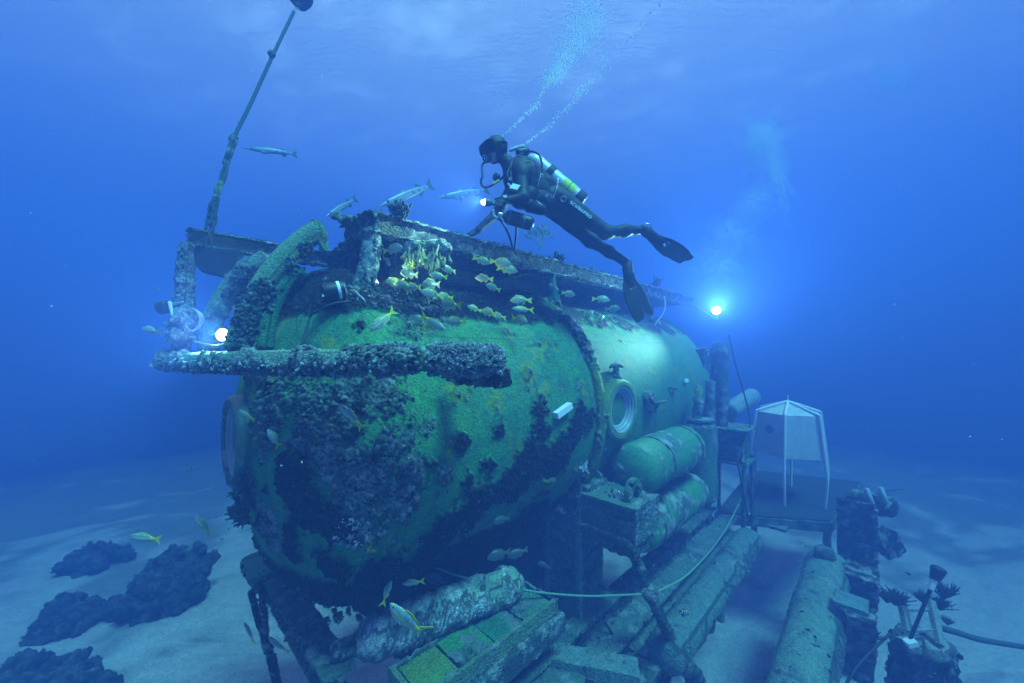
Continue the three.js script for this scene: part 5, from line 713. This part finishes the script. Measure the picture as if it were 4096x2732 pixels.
sl('dim yellow fish under the hull left of the pillar', 1948, 2232, 3.2, 2045, 2205, 3.3, 0, .1); sl('second dim yellow fish close to the pillar', 2030, 2228, 3.25, 2115, 2198, 3.3, .05, .1); sl('small dim fish crossing the pillar foot', 2150, 2250, 3.7, 2205, 2275, 3.7, 0, 0); sl('grey fish on the black underside of the hull above the pillar foot', 1975, 2088, 3.1, 2040, 2070, 3.2, 0, 0); sl('pale fish in the dark under the outrigger', 2380, 2340, 4.3, 2445, 2360, 4.3, 0, 0);
const bc = (l, ...a) => fish('barracuda', 'barracuda', l, 'fish', 'barracudas hanging over the habitat', ...a);
bc('pale barracuda alone in open water right of the mooring rope', 972, 592, 5.6, 1192, 612, 6.0, .08, 0); bc('spotted barracuda just above the front frame corner', 1515, 826, 3.9, 1730, 738, 4.4, 0, .1); bc('half hidden barracuda behind the broken frame stub', 1302, 866, 4.2, 1427, 795, 4.6, 0, .1); bc('faint barracuda behind the beam of the diver torch', 1748, 792, 4.6, 1955, 758, 5.0, 0, 0);
const sg = (l, ...a) => fish('sergeant', 'sergeant_major', l, 'fish', undefined, ...a);
sg('striped fish hovering over the outrigger box by the padeye', 2482, 1968, 3.45, 2432, 1985, 3.5, 0, 0); sg('striped fish in the shade beside the pontoon pipe', 2762, 2455, 4.0, 2715, 2444, 4.0, 0, 0); sg('small striped fish behind the diver torch', 1850, 800, 4.2, 1842, 786, 4.3, 0, 0); sg('small striped fish in open water left of the front growth', 742, 1885, 3.4, 768, 1872, 3.4, 0, 0);
const dm = (l, ...a) => fish('damsel', 'damselfish', l, 'fish', 'tiny dark fish scattered over the sand', ...a);
for (const [x, y, d, dx, dy, l] of [[880, 2160, 3.6, 14, -8, 'tiny dark fish near the front growth over the sand'], [915, 2122, 3.6, -4, -12, 'tiny dark fish just below the front growth'], [516, 2196, 3.8, 5, -13, 'tiny dark fish under the bright yellow-tailed fish'], [1090, 2412, 3.5, 30, 3, 'tiny dark fish beside the rounded pad plate'], [3645, 2302, 4.4, -24, -14, 'dark fish in open water left of the pole light head'], [860, 2075, 3.8, 8, -4, 'tiny dark fish beside the slim fish nosing up'], [2618, 1425, 5.4, 8, 22, 'tiny dark fish in front of the lit rear hull']]) dm(l, x, y, d, x + dx, y + dy, d + .02);
// ---------------------------------------------------------------- the diver
{
  const cap = (a, b, ra, rb) => { const d = b.clone().sub(a), l2 = d.lengthSq(); return (x, y, z) => { const px = x - a.x, py = y - a.y, pz = z - a.z, h = clamp((px * d.x + py * d.y + pz * d.z) / l2, 0, 1); return Math.hypot(px - d.x * h, py - d.y * h, pz - d.z * h) - lerp(ra, rb, h); }; };
  const Hc = P(1985, 598, 3.72), fd = V(-.80, -.30, .52).normalize(), rt = fd.clone().cross(V(0, 1, 0)).normalize(), hu = rt.clone().cross(fd).normalize();   // face direction, its side and top
  const hp = (f, s, u) => Hc.clone().addScaledVector(fd, f).addScaledVector(rt, s).addScaledVector(hu, u);
  const diver = thing('person', 'scuba diver in black wetsuit and split fins leaning on the side beam with a torch', 'person', P(2150, 800, 3.85));
  const B = [ // joints from the photograph: torso, then arms, then legs
    [P(2030, 652, 3.76), P(2085, 712, 3.80), .07, .18], [P(2085, 712, 3.80), P(2125, 768, 3.84), .18, .18], [P(2125, 768, 3.84), P(2195, 802, 3.90), .175, .145],
    [P(2085, 690, 3.62), P(2092, 700, 3.96), .085, .085],
    [P(2085, 695, 3.60), P(2092, 792, 3.50), .066, .052], [P(2092, 792, 3.50), P(2030, 800, 3.43), .05, .036],
    [P(2068, 715, 3.96), P(1992, 850, 3.88), .064, .052], [P(1992, 850, 3.88), P(1914, 918, 3.76), .05, .036],
    [P(2232, 790, 3.84), P(2424, 930, 3.90), .108, .068], [P(2424, 930, 3.90), P(2500, 922, 3.96), .066, .058], [P(2500, 922, 3.96), P(2563, 922, 4.02), .058, .045],
    [P(2205, 826, 4.0), P(2362, 962, 4.06), .108, .068], [P(2362, 962, 4.06), P(2432, 1004, 4.08), .066, .056], [P(2432, 1004, 4.08), P(2502, 1050, 4.10), .056, .045],
  ].map((a) => cap(...a));
  const lo = P(1850, 1300, 3.8).sub(V(.05, .1, .0)), hi = P(2640, 560, 3.8), bLo = V(lo.x, P(0, 1110, 4.1).y, -4.35), bHi = V(P(2640, 0, 4.15).x, P(0, 630, 3.7).y, -3.25);
  const body = surface((x, y, z) => { let d = 9; for (const f of B) d = smin(d, f(x, y, z), .05); return d + .004 * N3(x * 9, y * 9, z * 9); }, bLo, bHi, .0125);
  // head with hood: skull, jaw, nose, cheeks
  const skull = (x, y, z) => { const f = (x - Hc.x) * fd.x + (y - Hc.y) * fd.y + (z - Hc.z) * fd.z, s = (x - Hc.x) * rt.x + (y - Hc.y) * rt.y + (z - Hc.z) * rt.z, u = (x - Hc.x) * hu.x + (y - Hc.y) * hu.y + (z - Hc.z) * hu.z; const e = (cf, cs, cu, a, b, c) => { const k = Math.hypot((f - cf) / a, (s - cs) / b, (u - cu) / c); return (k - 1) * Math.min(a, b, c); }; let d = e(-.015, 0, .025, .112, .092, .105); d = smin(d, e(.04, 0, -.05, .062, .062, .075), .05); d = smin(d, e(.088, 0, -.018, .026, .016, .026), .02); d = smin(d, e(.065, 0, -.105, .03, .035, .022), .03); for (const q of [-1, 1]) d = smin(d, e(-.005, q * .092, -.005, .03, .014, .035), .015); return smin(d, B[0](x, y, z), .05); };
  const head = surface(skull, Hc.clone().subScalar(.21), Hc.clone().addScalar(.21), .007);
  // hands: palm, four fingers and a thumb each
  const handSdf = (parts) => { const l = parts.map((a) => cap(...a)); return (x, y, z) => { let d = 9; l.forEach((f, i) => { d = i < 2 ? smin(d, f(x, y, z), .02) : smin(d, f(x, y, z), .006); }); return d; }; };
  const h1 = [[P(2032, 800, 3.43), P(2012, 806, 3.39), .034, .030], [P(2016, 798, 3.385), P(2002, 816, 3.385), .026, .026]];
  for (let i = 0; i < 4; i++) { const x = 1988 + i * 7.2, l = [1, 1.06, 1, .84][i]; h1.push([P(x + 14, 800 + i * 3, 3.375), P(x + 2, 803 + i * 2, 3.335), .0115, .0105], [P(x + 2, 803 + i * 2, 3.335), P(x - 4, 803 + 17 * l + i * 2, 3.325), .0105, .0098], [P(x - 4, 803 + 17 * l + i * 2, 3.325), P(x + 1, 803 + 30 * l + i * 2, 3.36), .0098, .0085]); }
  h1.push([P(2014, 800, 3.39), P(2000, 793, 3.36), .014, .012], [P(2000, 793, 3.36), P(1982, 796, 3.35), .012, .01]);
  const hand1 = surface(handSdf(h1), P(2005, 815, 3.38).sub(V(.12, .12, .10)), P(2005, 815, 3.38).add(V(.12, .12, .10)), .0035);
  const h2 = [[P(1914, 921, 3.78), P(1890, 933, 3.75), .032, .026], [P(1896, 929, 3.77), P(1886, 937, 3.74), .026, .022]];
  for (let i = 0; i < 4; i++) { const q = i - 1.5, l = [.92, 1.05, 1, .8][i]; h2.push([P(1888, 933 + i, 3.75 + q * .016), P(1872, 934 + i, 3.735 + q * .022), .011, .010], [P(1872, 934 + i, 3.735 + q * .022), P(1872 - 13 * l, 943, 3.725 + q * .026), .010, .009], [P(1872 - 13 * l, 943, 3.725 + q * .026), P(1872 - 20 * l, 949, 3.72 + q * .028), .009, .008]); }
  h2.push([P(1896, 932, 3.73), P(1882, 941, 3.70), .013, .012], [P(1882, 941, 3.70), P(1872, 947, 3.68), .011, .009]);
  const hand2 = surface(handSdf(h2), P(1885, 936, 3.74).sub(V(.13, .09, .12)), P(1885, 936, 3.74).add(V(.13, .09, .12)), .0035);
  const whole = merge([body, head, hand1, hand2]), pos = whole.attributes.position, col = new Float32Array(pos.count * 3), v = V(0, 0, 0);
  for (let i = 0; i < pos.count; i++) { v.fromBufferAttribute(pos, i).sub(Hc); const f = v.dot(fd), s = v.dot(rt), u = v.dot(hu); const face = f > .045 && u < .06 && u > -.125 && Math.abs(s) < .062 - Math.max(0, -u - .06) * .4 && v.length() < .18; col.set(face ? [.42, .30, .24] : [.007, .008, .010], i * 3); }
  whole.setAttribute('color', new THREE.BufferAttribute(col, 3));
  part(diver, 'body', whole, std({ vertexColors: true, roughness: .65, bumpMap: fineH, bumpScale: .0015 }));
  for (const q of [-1, 1]) part(diver, 'eye', plain(new THREE.SphereGeometry(.012, 14, 10).translate(...hp(.088, q * .032, .012).toArray())), M.white);
  part(diver, 'mouth', plain(tube([hp(.094, -.02, -.062), hp(.101, 0, -.06), hp(.094, .02, -.062)], .006, { radial: 8, step: .005 })), std({ color: new THREE.Color(.3, .12, .1) }));
  // mask
  const mk = new THREE.Group(); mk.name = 'dive_mask'; diver.add(mk);
  const ms = new THREE.Shape(), mi = new THREE.Path(); const loop = (q, w, h) => { q.moveTo(-w, -h * .2); q.quadraticCurveTo(-w, h, -w * .7, h); q.lineTo(w * .7, h); q.quadraticCurveTo(w, h, w, -h * .2); q.quadraticCurveTo(w * .95, -h, w * .5, -h); q.quadraticCurveTo(w * .25, -h * .9, 0, -h * .75); q.quadraticCurveTo(-w * .25, -h * .9, -w * .5, -h); q.quadraticCurveTo(-w * .95, -h, -w, -h * .2); }; loop(ms, .088, .05); loop(mi, .074, .038); ms.holes.push(mi);
  const mm = basis(hp(.075, 0, .012), rt, hu, fd.clone());
  part(mk, 'skirt', plain(new THREE.ExtrudeGeometry(ms, { depth: .058, bevelSize: .006, bevelThickness: .006, bevelSegments: 3, curveSegments: 10 }).applyMatrix4(mm)), M.rubber);
  const ls = new THREE.Shape(); loop(ls, .078, .042); part(mk, 'lens', plain(new THREE.ExtrudeGeometry(ls, { depth: .004, bevelEnabled: false, curveSegments: 10 }).translate(0, 0, .055).applyMatrix4(mm)), new THREE.MeshPhysicalMaterial({ color: new THREE.Color(.25, .32, .36), transmission: .9, roughness: .04, thickness: 0, ior: 1.5 }));
  part(mk, 'strap', plain(tube(Array.from({ length: 11 }, (_, i) => { const a = (i / 10 - .5) * 4.6; return hp(-.015 + .125 * Math.cos(a) * -1 + .02, .108 * Math.sin(a) * 1.0, .03); }), .009, { radial: 8, step: .01 })), M.rubber);
  // regulator and hoses
  const rg = new THREE.Group(); rg.name = 'regulator'; diver.add(rg); const rc = hp(.135, 0, -.078);
  part(rg, 'second_stage', plain(lathe([[.001, .03], [.026, .03], [.036, .024], [.042, .008], [.042, -.022], [.03, -.034], [.014, -.05]], rc, fd.clone().add(V(0, -.15, .2)), 32)), M.black);
  const rn = fd.clone().add(V(0, -.15, .2)).normalize();
  part(rg, 'purge_ring', plain(lathe([[.027, .031], [.030, .034], [.033, .031]], rc, rn, 32)), M.steel); part(rg, 'purge_button', plain(lathe([[.001, .034], [.009, .034], [.011, .031]], rc, rn, 4)), M.steel);
  const hose = (pts, r = .011) => part(rg, 'hose', plain(tube(pts, r, { radial: 10, step: .012 })), M.rubber);
  hose([rc.clone().add(V(-.005, -.03, 0)), rc.clone().add(V(-.045, -.075, .01)), P(1930, 704, 3.56), P(1924, 722, 3.56), P(1928, 742, 3.57), P(1950, 748, 3.58), P(1976, 735, 3.6), P(2003, 716, 3.62), P(2030, 690, 3.6)]);
  hose([P(2100, 606, 3.86), P(2128, 606, 3.78), P(2152, 616, 3.68), P(2166, 645, 3.62), P(2168, 690, 3.6)]);
  hose([P(2092, 612, 3.84), P(2055, 635, 3.68), P(2042, 670, 3.6), P(2045, 720, 3.56), P(2055, 745, 3.55)], .009);
  part(rg, 'spare_second_stage', plain(lathe([[.001, .02], [.03, .02], [.038, .004], [.036, -.02], [.014, -.034]], P(1985, 708, 3.62), V(-.7, .1, .7), 28)), M.black);
  part(rg, 'hose_sleeve', plain(tube([P(1972, 737, 3.6), P(1996, 722, 3.61)], .014, { radial: 10 })), std({ color: new THREE.Color(.4, .5, .04) }));
  // buoyancy vest pieces, straps, rings
  const vest = new THREE.Group(); vest.name = 'buoyancy_vest'; diver.add(vest);
  part(vest, 'bladder', surface((x, y, z) => smin(smin(cap(P(2090, 672, 3.78), P(2175, 748, 3.86), .115, .125)(x, y, z), cap(P(2115, 785, 3.72), P(2190, 806, 3.78), .105, .085)(x, y, z), .04), cap(P(2050, 722, 3.68), P(2078, 795, 3.7), .085, .10)(x, y, z), .05) + .007 * N3(x * 11, y * 11, z * 11), V(P(2030, 0, 3.6).x - .1, P(0, 850, 3.8).y - .14, -4.1), V(P(2230, 0, 3.9).x + .14, P(0, 640, 3.7).y + .14, -3.46), .0125), M.neoprene);
  part(vest, 'pocket', surface((x, y, z) => smin(cap(P(2120, 825, 3.66), P(2165, 838, 3.7), .06, .055)(x, y, z), cap(P(2100, 808, 3.68), P(2120, 820, 3.66), .05, .05)(x, y, z), .03), P(2140, 830, 3.68).subScalar(.2), P(2140, 830, 3.68).addScalar(.2), .011), M.neoprene);
  for (const l of [[[2036, 720, 3.52], [2030, 690, 3.54], [2050, 655, 3.6]], [[2165, 690, 3.6], [2158, 725, 3.58], [2150, 760, 3.57]], [[2172, 700, 3.6], [2160, 740, 3.57], [2140, 775, 3.56]]]) part(vest, 'strap', plain(tube(l.map((q) => P(...q)), .009, { radial: 6 })), M.rubber);
  const ring = (x, y, d, r, nm = 'ring') => part(vest, nm, plain(new THREE.TorusGeometry(r, .0028, 8, 20).applyMatrix4(basis(P(x, y, d), V(.9, .3, .2).normalize(), V(-.3, .95, 0).normalize(), V(.9, .3, .2).normalize().cross(V(-.3, .95, 0).normalize()).normalize()))), M.steel);
  ring(2167, 702, 3.58, .014); ring(2254, 795, 3.70, .026); ring(2042, 714, 3.49, .012); ring(2186, 782, 3.66, .012);
  for (const l of [[[2165, 690, 3.58], [2158, 718, 3.56], [2150, 745, 3.555]], [[2232, 715, 3.76], [2228, 750, 3.7], [2212, 792, 3.68]], [[2145, 800, 3.58], [2158, 812, 3.58], [2168, 820, 3.58]], [[2102, 782, 3.54], [2060, 768, 3.52]]]) part(vest, 'bungee', plain(tube(l.map((q) => P(...q)), .0028, { radial: 6 })), M.steel);
  { // shoulder badge: pale band with dark marks
    const bg = new THREE.Group(); bg.name = 'shoulder_badge'; diver.add(bg); const c = (u) => P(2100 + 34 * u, 652 - 6 * Math.sin(u * 3.1) + 4 * u, 3.49 + .012 * u), l = []; for (let i = 0; i <= 12; i++) l.push(c(i / 12));
    const g = new THREE.BufferGeometry(), pp = [], ix = []; l.forEach((q, i) => { pp.push(q.x, q.y + .014, q.z, q.x, q.y - .014, q.z + .004); if (i) { const k = (i - 1) * 2; ix.push(k, k + 1, k + 2, k + 1, k + 3, k + 2); } }); g.setAttribute('position', new THREE.Float32BufferAttribute(pp, 3)); g.setIndex(ix); g.computeVertexNormals(); part(bg, 'band', boxUV(g), std({ color: new THREE.Color(.6, .72, .3), side: THREE.DoubleSide }));
    for (let i = 0; i < 5; i++) part(bg, 'mark', plain(new THREE.TorusGeometry(.0075, .0028, 6, 12).scale(.8, 1, 1).translate(...c(.12 + i * .19).add(V(0, 0, .006)).toArray())), M.black);
  }
  // console on the chest, watch
  const cn = new THREE.Group(); cn.name = 'dive_computer'; diver.add(cn); const cz = V(-.2, .45, .87).normalize(), cx = V(.86, -.42, .3).normalize().sub(cz.clone().multiplyScalar(V(.86, -.42, .3).normalize().dot(cz))).normalize(), cy = cz.clone().cross(cx), cm = basis(P(2062, 758, 3.49), cx, cy, cz);
  part(cn, 'case', plain(box(.10, .085, .045, cm, .05)), M.black); part(cn, 'screen', plain(box(.082, .062, .006, cm.clone().multiply(new THREE.Matrix4().makeTranslation(-.004, .006, .025)), 1)), std({ color: new THREE.Color(.62, .8, .8), roughness: .25 }));
  part(cn, 'clip', plain(tube([P(2032, 735, 3.52), P(2038, 742, 3.51), P(2042, 748, 3.5)], .009, { radial: 8 })), M.steel);
  const wt = new THREE.Group(); wt.name = 'wrist_compass'; diver.add(wt); const wn = V(-.1, .35, .93); part(wt, 'dial', plain(lathe([[.001, .012], [.02, .012], [.024, .008]], P(2020, 790, 3.375), wn, 24)), M.white); part(wt, 'bezel', plain(lathe([[.02, .014], [.026, .013], [.028, 0], [.026, -.012]], P(2020, 790, 3.375), wn, 24)), M.black);
  for (let i = 0; i < 4; i++) { const a = i * 1.57 + .5; part(wt, 'hand_mark', plain(box(.008, .003, .004, basis(P(2020, 790, 3.375).addScaledVector(wn.clone().normalize(), .013).add(V(Math.cos(a) * .011, Math.sin(a) * .011, -.003 * Math.sin(a))), V(Math.cos(a), Math.sin(a), 0), V(-Math.sin(a), Math.cos(a), 0), V(0, 0, 1)), 1)), M.black); }
  // boots and split fins
  const z3 = ([x, y]) => [2150 + x / 2.529, 700 + y / 2.529];
  function finOf(outline, dIn, dOut, axisA, axisB, ankle, toe, slits) {
    const g = new THREE.Group(); g.name = 'swim_fin'; diver.add(g); const [ax, ay] = axisA, [bx, by] = axisB, dep = (x, y) => { const k = clamp(((x - ax) * (bx - ax) + (y - ay) * (by - ay)) / ((bx - ax) ** 2 + (by - ay) ** 2), 0, 1); return lerp(dIn, dOut, k); };
    const sh = new THREE.Shape(); outline.map(z3).forEach(([x, y], i) => i ? sh.lineTo(x, -y) : sh.moveTo(x, -y)); sh.closePath(); for (const s of slits) { const h = new THREE.Path(); s.map(z3).forEach(([x, y], i) => i ? h.lineTo(x, -y) : h.moveTo(x, -y)); sh.holes.push(h); }
    const geo = new THREE.ExtrudeGeometry(sh, { depth: 1, bevelEnabled: false, steps: 1 }), p = geo.attributes.position; for (let i = 0; i < p.count; i++) { const x = p.getX(i), y = -p.getY(i), q = P(x, y, dep(x, y) - (p.getZ(i) > .5 ? .014 : 0)); p.setXYZ(i, q.x, q.y, q.z); } geo.computeVertexNormals(); part(g, 'blade', boxUV(geo), M.rubber);
    part(g, 'foot_pocket', surface((x, y, z) => smin(cap(ankle, toe, .052, .044)(x, y, z), cap(ankle.clone().lerp(toe, .5), toe.clone().lerp(P(bx, by, dOut), .22), .05, .03)(x, y, z), .03), ankle.clone().min(toe).subScalar(.2), ankle.clone().max(toe).addScalar(.2), .011), M.rubber);
    for (const side of [0, 1]) { const e = (side ? outline.slice(0, Math.floor(outline.length * .38)) : outline.slice(Math.ceil(outline.length * .66))).map(z3).map(([x, y]) => P(x, y, dep(x, y) - .008)); if (e.length > 2) part(g, 'side_rail', plain(tube(e, .011, { radial: 8 })), M.rubber); }
    return g;
  }
  const f1 = finOf([[1150, 560], [1240, 620], [1350, 655], [1450, 710], [1530, 775], [1584, 832], [1545, 862], [1495, 868], [1440, 897], [1380, 870], [1290, 820], [1215, 755], [1170, 700], [1120, 650], [1080, 600]], 4.02, 4.22, [2590, 935], [2775, 1035], P(2572, 918, 4.02), P(2612, 948, 4.04), [[[1275, 690], [1308, 708], [1300, 716], [1275, 728]], [[1310, 672], [1342, 688], [1330, 698]]]);
  const f2 = finOf([[865, 985], [960, 985], [985, 1060], [1040, 1130], [1100, 1240], [1178, 1405], [1130, 1418], [1085, 1385], [1020, 1285], [1078, 1400], [1075, 1440], [1005, 1478], [940, 1370], [890, 1240], [868, 1100]], 4.08, 3.98, [2510, 1080], [2575, 1270], P(2508, 1052, 4.1), P(2512, 1098, 4.06), [[[935, 1150], [965, 1138], [968, 1150], [945, 1166]], [[985, 1122], [998, 1120], [1004, 1140], [994, 1146]]]);
  for (const [g, a] of [[f1, [[2578, 893, 3.99], [2596, 896, 3.98], [2608, 914, 3.985]]], [f2, [[2510, 1030, 4.06], [2518, 1040, 4.05], [2520, 1062, 4.05]]]]) part(g, 'heel_strap', plain(tube(a.map((q) => P(...q)), .006, { radial: 8 })), M.steel);
  // lettering along the thigh
  const font = await new FontLoader().loadAsync('fonts/droid/droid_sans_bold.typeface.json');
  const tg = new TextGeometry('SCUBAPRO', { font, size: .031, depth: .003, curveSegments: 3 }); tg.computeBoundingBox(); const wT = tg.boundingBox.max.x, a = P(2277, 811, 3.735), b = P(2362, 876, 3.76), dx = b.clone().sub(a), k = dx.length() / wT; dx.normalize(); const dz = V(-.15, .25, .95).sub(dx.clone().multiplyScalar(V(-.15, .25, .95).dot(dx))).normalize();
  tg.scale(k, 1.05, 1).applyMatrix4(basis(a, dx, dz.clone().cross(dx), dz)); part(diver, 'lettering', tg, std({ color: new THREE.Color(.62, .72, .76), roughness: .6 }));
  // tanks
  const t0 = P(2126, 640, 3.99), t1 = P(2322, 806, 4.04), td = t1.clone().sub(t0), tl = td.length(); td.normalize();
  const tank = thing('scuba_tank', 'silver scuba tank with a yellow-green band on the diver back', 'scuba tank', t1);
  const tr = .092; part(tank, 'cylinder', plain(lathe([[.001, -.05], [.03, -.05], [.05, -.03], [.08, .0], [tr, .045], [tr, tl * .9], [tr - .01, tl * .92]], t0, td, 48)), std({ color: new THREE.Color(.68, .70, .68), roughness: .35, metalness: .3 }));
  part(tank, 'colour_band', plain(lathe([[tr + .001, tl * .60], [tr + .003, tl * .60], [tr + .003, tl * .83], [tr + .001, tl * .83]], t0, td, 48)), std({ color: new THREE.Color(.50, .72, .03), roughness: .5 })); part(tank, 'band_line', plain(lathe([[tr + .0035, tl * .715], [tr + .0045, tl * .72], [tr + .0035, tl * .725]], t0, td, 48)), M.dark);
  part(tank, 'boot', plain(lathe([[tr + .004, tl * .89], [tr + .008, tl * .9], [tr + .008, tl * 1.02], [tr - .01, tl * 1.05], [.001, tl * 1.055]], t0, td, 40)), M.rubber);
  part(tank, 'cam_band', plain(lathe([[tr + .004, tl * .30], [tr + .012, tl * .305], [tr + .012, tl * .40], [tr + .004, tl * .405]], t0, td, 40)), M.rubber);
  part(tank, 'valve', plain(tube([t0.clone().addScaledVector(td, -.04), P(2092, 606, 3.95), P(2086, 596, 3.93)], .028, { radial: 14 })), M.steel);
  part(tank, 'valve_knob', plain(tube([P(2040, 602, 3.9), P(2062, 594, 3.91), P(2094, 588, 3.92)], (u) => .016 + .012 * u, { radial: 14, step: .01 })), std({ color: new THREE.Color(.66, .70, .5), roughness: .4 }));
  part(tank, 'first_stage', plain(tube([P(2072, 612, 3.88), P(2092, 608, 3.9), P(2108, 604, 3.92)], .04, { radial: 18, step: .01 })), M.black);
  const q0 = P(2020, 864, 3.56), q1 = P(2128, 896, 3.6), pony = thing('pony_bottle', 'black pony bottle slung under the diver chest', 'scuba tank', q0.clone().lerp(q1, .5)), pd = q1.clone().sub(q0).normalize(), pl = q0.distanceTo(q1);
  part(pony, 'cylinder', plain(lathe([[.012, -.03], [.03, -.01], [.055, .01], [.066, .04], [.066, pl - .03], [.055, pl], [.03, pl + .018], [.001, pl + .022]], q0, pd, 40)), M.black);
  for (const u of [.16, .68]) part(pony, 'strap', plain(lathe([[.0665, pl * u - .008], [.069, pl * u - .006], [.069, pl * u + .006], [.0665, pl * u + .008]], q0, pd, 40)), std({ color: new THREE.Color(.12, .16, .18) }));
  part(pony, 'valve', plain(tube([q0.clone().addScaledVector(pd, -.02), q0.clone().addScaledVector(pd, -.06)], .02, { radial: 12 })), M.steel);
  part(pony, 'hose', plain(tube([P(1978, 852, 3.56), P(1985, 868, 3.56), P(2008, 888, 3.6), P(2035, 940, 3.8), P(2052, 1000, 4.1)], .011, { radial: 10 })), M.rubber); part(pony, 'hose', plain(tube([P(2066, 903, 3.62), P(2064, 945, 3.82), P(2058, 1005, 4.1)], .012, { radial: 10 })), M.rubber);
  part(pony, 'hose_guard', plain(tube([P(1972, 838, 3.52), P(1974, 862, 3.53), P(1990, 872, 3.54)], .012, { radial: 10 })), std({ color: new THREE.Color(.4, .46, .48) }));
  // torch in the hand
  const th = P(1930, 808, 3.34), tb = P(1996, 816, 3.385), tdv = th.clone().sub(tb).normalize(), tc2 = thing('dive_torch', 'lit dive torch held in the diver gloved hand', 'torch', tb);
  part(tc2, 'handle', plain(lathe([[.001, 0], [.018, 0], [.02, .01], [.02, .06], [.026, .075], [.032, .09], [.034, .13], [.03, .135]], tb, tdv, 28)), std({ color: new THREE.Color(.05, .13, .07), roughness: .5 }));
  part(tc2, 'lamp_lens', plain(lathe([[.001, .140], [.012, .139], [.024, .135], [.028, .131]], tb, tdv, 24)), lampGlass(22, [.8, 1, .92])); part(tc2, 'lamp_bulb', plain(new THREE.SphereGeometry(.022, 20, 14).translate(...tb.clone().addScaledVector(tdv, .140).toArray())), lampGlass(22, [.8, 1, .92]));
  const tl2 = new THREE.SpotLight(new THREE.Color(.4, 1, .9), 4.5, 0, 1.3, .7, 2); tl2.name = 'torch_beam'; tl2.position.copy(tdv).multiplyScalar(.17); tl2.target.position.copy(tdv).multiplyScalar(2).add(V(0, -.2, 1.3)); tl2.castShadow = true; tl2.shadow.radius = 1; tc2.add(tl2, tl2.target);
}
// ---------------------------------------------------------------- bubbles and drifting flakes
{
  const bub = new THREE.IcosahedronGeometry(1, 1), bm = new THREE.MeshPhysicalMaterial({ color: new THREE.Color(.85, .92, .95), roughness: .12, transmission: .15, thickness: 0, ior: 1.33 }), m4 = new THREE.Matrix4(), q = new THREE.Quaternion();
  const cloud = (name, list, mat, geo = bub) => { const im = new THREE.InstancedMesh(geo, mat, list.length); list.forEach(([p, s, f], i) => { q.setFromEuler(new THREE.Euler(R(0, 6), R(0, 6), R(0, 6))); im.setMatrixAt(i, m4.compose(p, q, V(s, s * (f ?? 1), s))); }); im.name = name; asStuff(im); scene.add(im); return im; };
  const along = (pts, u) => { const k = u * (pts.length - 1), i = Math.min(pts.length - 2, Math.floor(k)), f = k - i; return pts[i].map((a, c) => lerp(a, pts[i + 1][c], f)); };
  const L = [], stream = (pts, n, s0, s1) => { for (let k = 0; k < n; k++) { const u = rnd(), [x, y, d, w] = along(pts, u), g = () => (rnd() + rnd() + rnd() - 1.5) / 1.5, cl = N3(u * 18, pts[0][0], 1) > -.1 ? 1 : .4; if (rnd() > cl) continue; L.push([P(x + g() * w, y + g() * w * .7, d + g() * .25), R(s0, s1) * (rnd() < .12 ? 1.7 : 1), R(.6, .9)]); } };
  stream([[2104, 574, 3.85, 10], [2140, 545, 3.85, 12], [2185, 512, 3.85, 18], [2235, 460, 3.9, 22], [2290, 410, 3.9, 26], [2330, 360, 3.95, 34], [2400, 290, 4.0, 40], [2430, 210, 4.1, 50]], 330, .003, .0085);
  stream([[2000, 560, 3.7, 6], [2040, 520, 3.75, 10], [2090, 470, 3.8, 14], [2150, 420, 3.85, 22], [2170, 350, 3.9, 32], [2215, 290, 3.95, 52], [2240, 220, 4.0, 70], [2290, 120, 4.1, 110]], 520, .003, .0085);
  stream([[2200, 330, 3.95, 50], [2260, 240, 4.0, 90], [2330, 150, 4.1, 130], [2350, 90, 4.15, 130], [2360, 20, 4.2, 120]], 3600, .0022, .0065);
  stream([[2450, 205, 4.1, 14], [2510, 160, 4.15, 18], [2580, 90, 4.2, 22], [2640, 20, 4.3, 20]], 46, .005, .009);
  cloud('exhaust_bubbles', L, bm).userData.label = 'column of silver exhaust bubbles rising from the diver';
  const K = [], puff = (x, y, d, rx, ry, n, tilt) => { for (let k = 0; k < n; k++) { const a = rnd() * 6.283, r = Math.sqrt(-Math.log(1 - rnd() * .98)) * .62 * (1 + .45 * N3(Math.cos(a) * 1.3 + x, Math.sin(a) * 1.3, 5)), u = Math.cos(a) * r * rx, w = Math.sin(a) * r * ry; K.push([P(x + u * Math.cos(tilt) - w * Math.sin(tilt), y + u * Math.sin(tilt) + w * Math.cos(tilt), d + R(-.8, .8)), R(.002, .0042), .8]); } };
  puff(3050, 560, 9.5, 105, 125, 44000, .2); puff(3110, 690, 9.5, 50, 150, 16000, -.25); puff(2930, 930, 9, 130, 100, 16000, -.5); puff(3020, 800, 9.2, 120, 80, 14000, -.6); puff(3570, 330, 12, 110, 70, 18000, .6); puff(2880, 1050, 8.8, 100, 90, 10000, 0);
  cloud('bubble_plume', K, bm).userData.label = 'faint plume of bubbles rising beyond the far end of the habitat';
  const fl = [], flake = lumpGeos[0]; for (let k = 0; k < 170; k++) { const d = R(1.0, 5.5); fl.push([P(R(-100, 4200), R(0, 2700), d), R(.0010, .0026) * (rnd() < .1 ? 1.6 : 1) * Math.sqrt(d), R(.3, .8)]); }
  cloud('marine_snow', fl, std({ color: new THREE.Color(.5, .52, .52), roughness: 1 }), flake).userData.label = 'pale flakes drifting in the water';
}
scene.traverse((o) => { if (o.isMesh) { o.castShadow = true; o.receiveShadow = true; } });
const renderer = new THREE.WebGLRenderer();
renderer.shadowMap.enabled = true;
renderer.toneMapping = THREE.LinearToneMapping;
renderer.toneMappingExposure = EXPOSURE;
renderer.render(scene, camera);
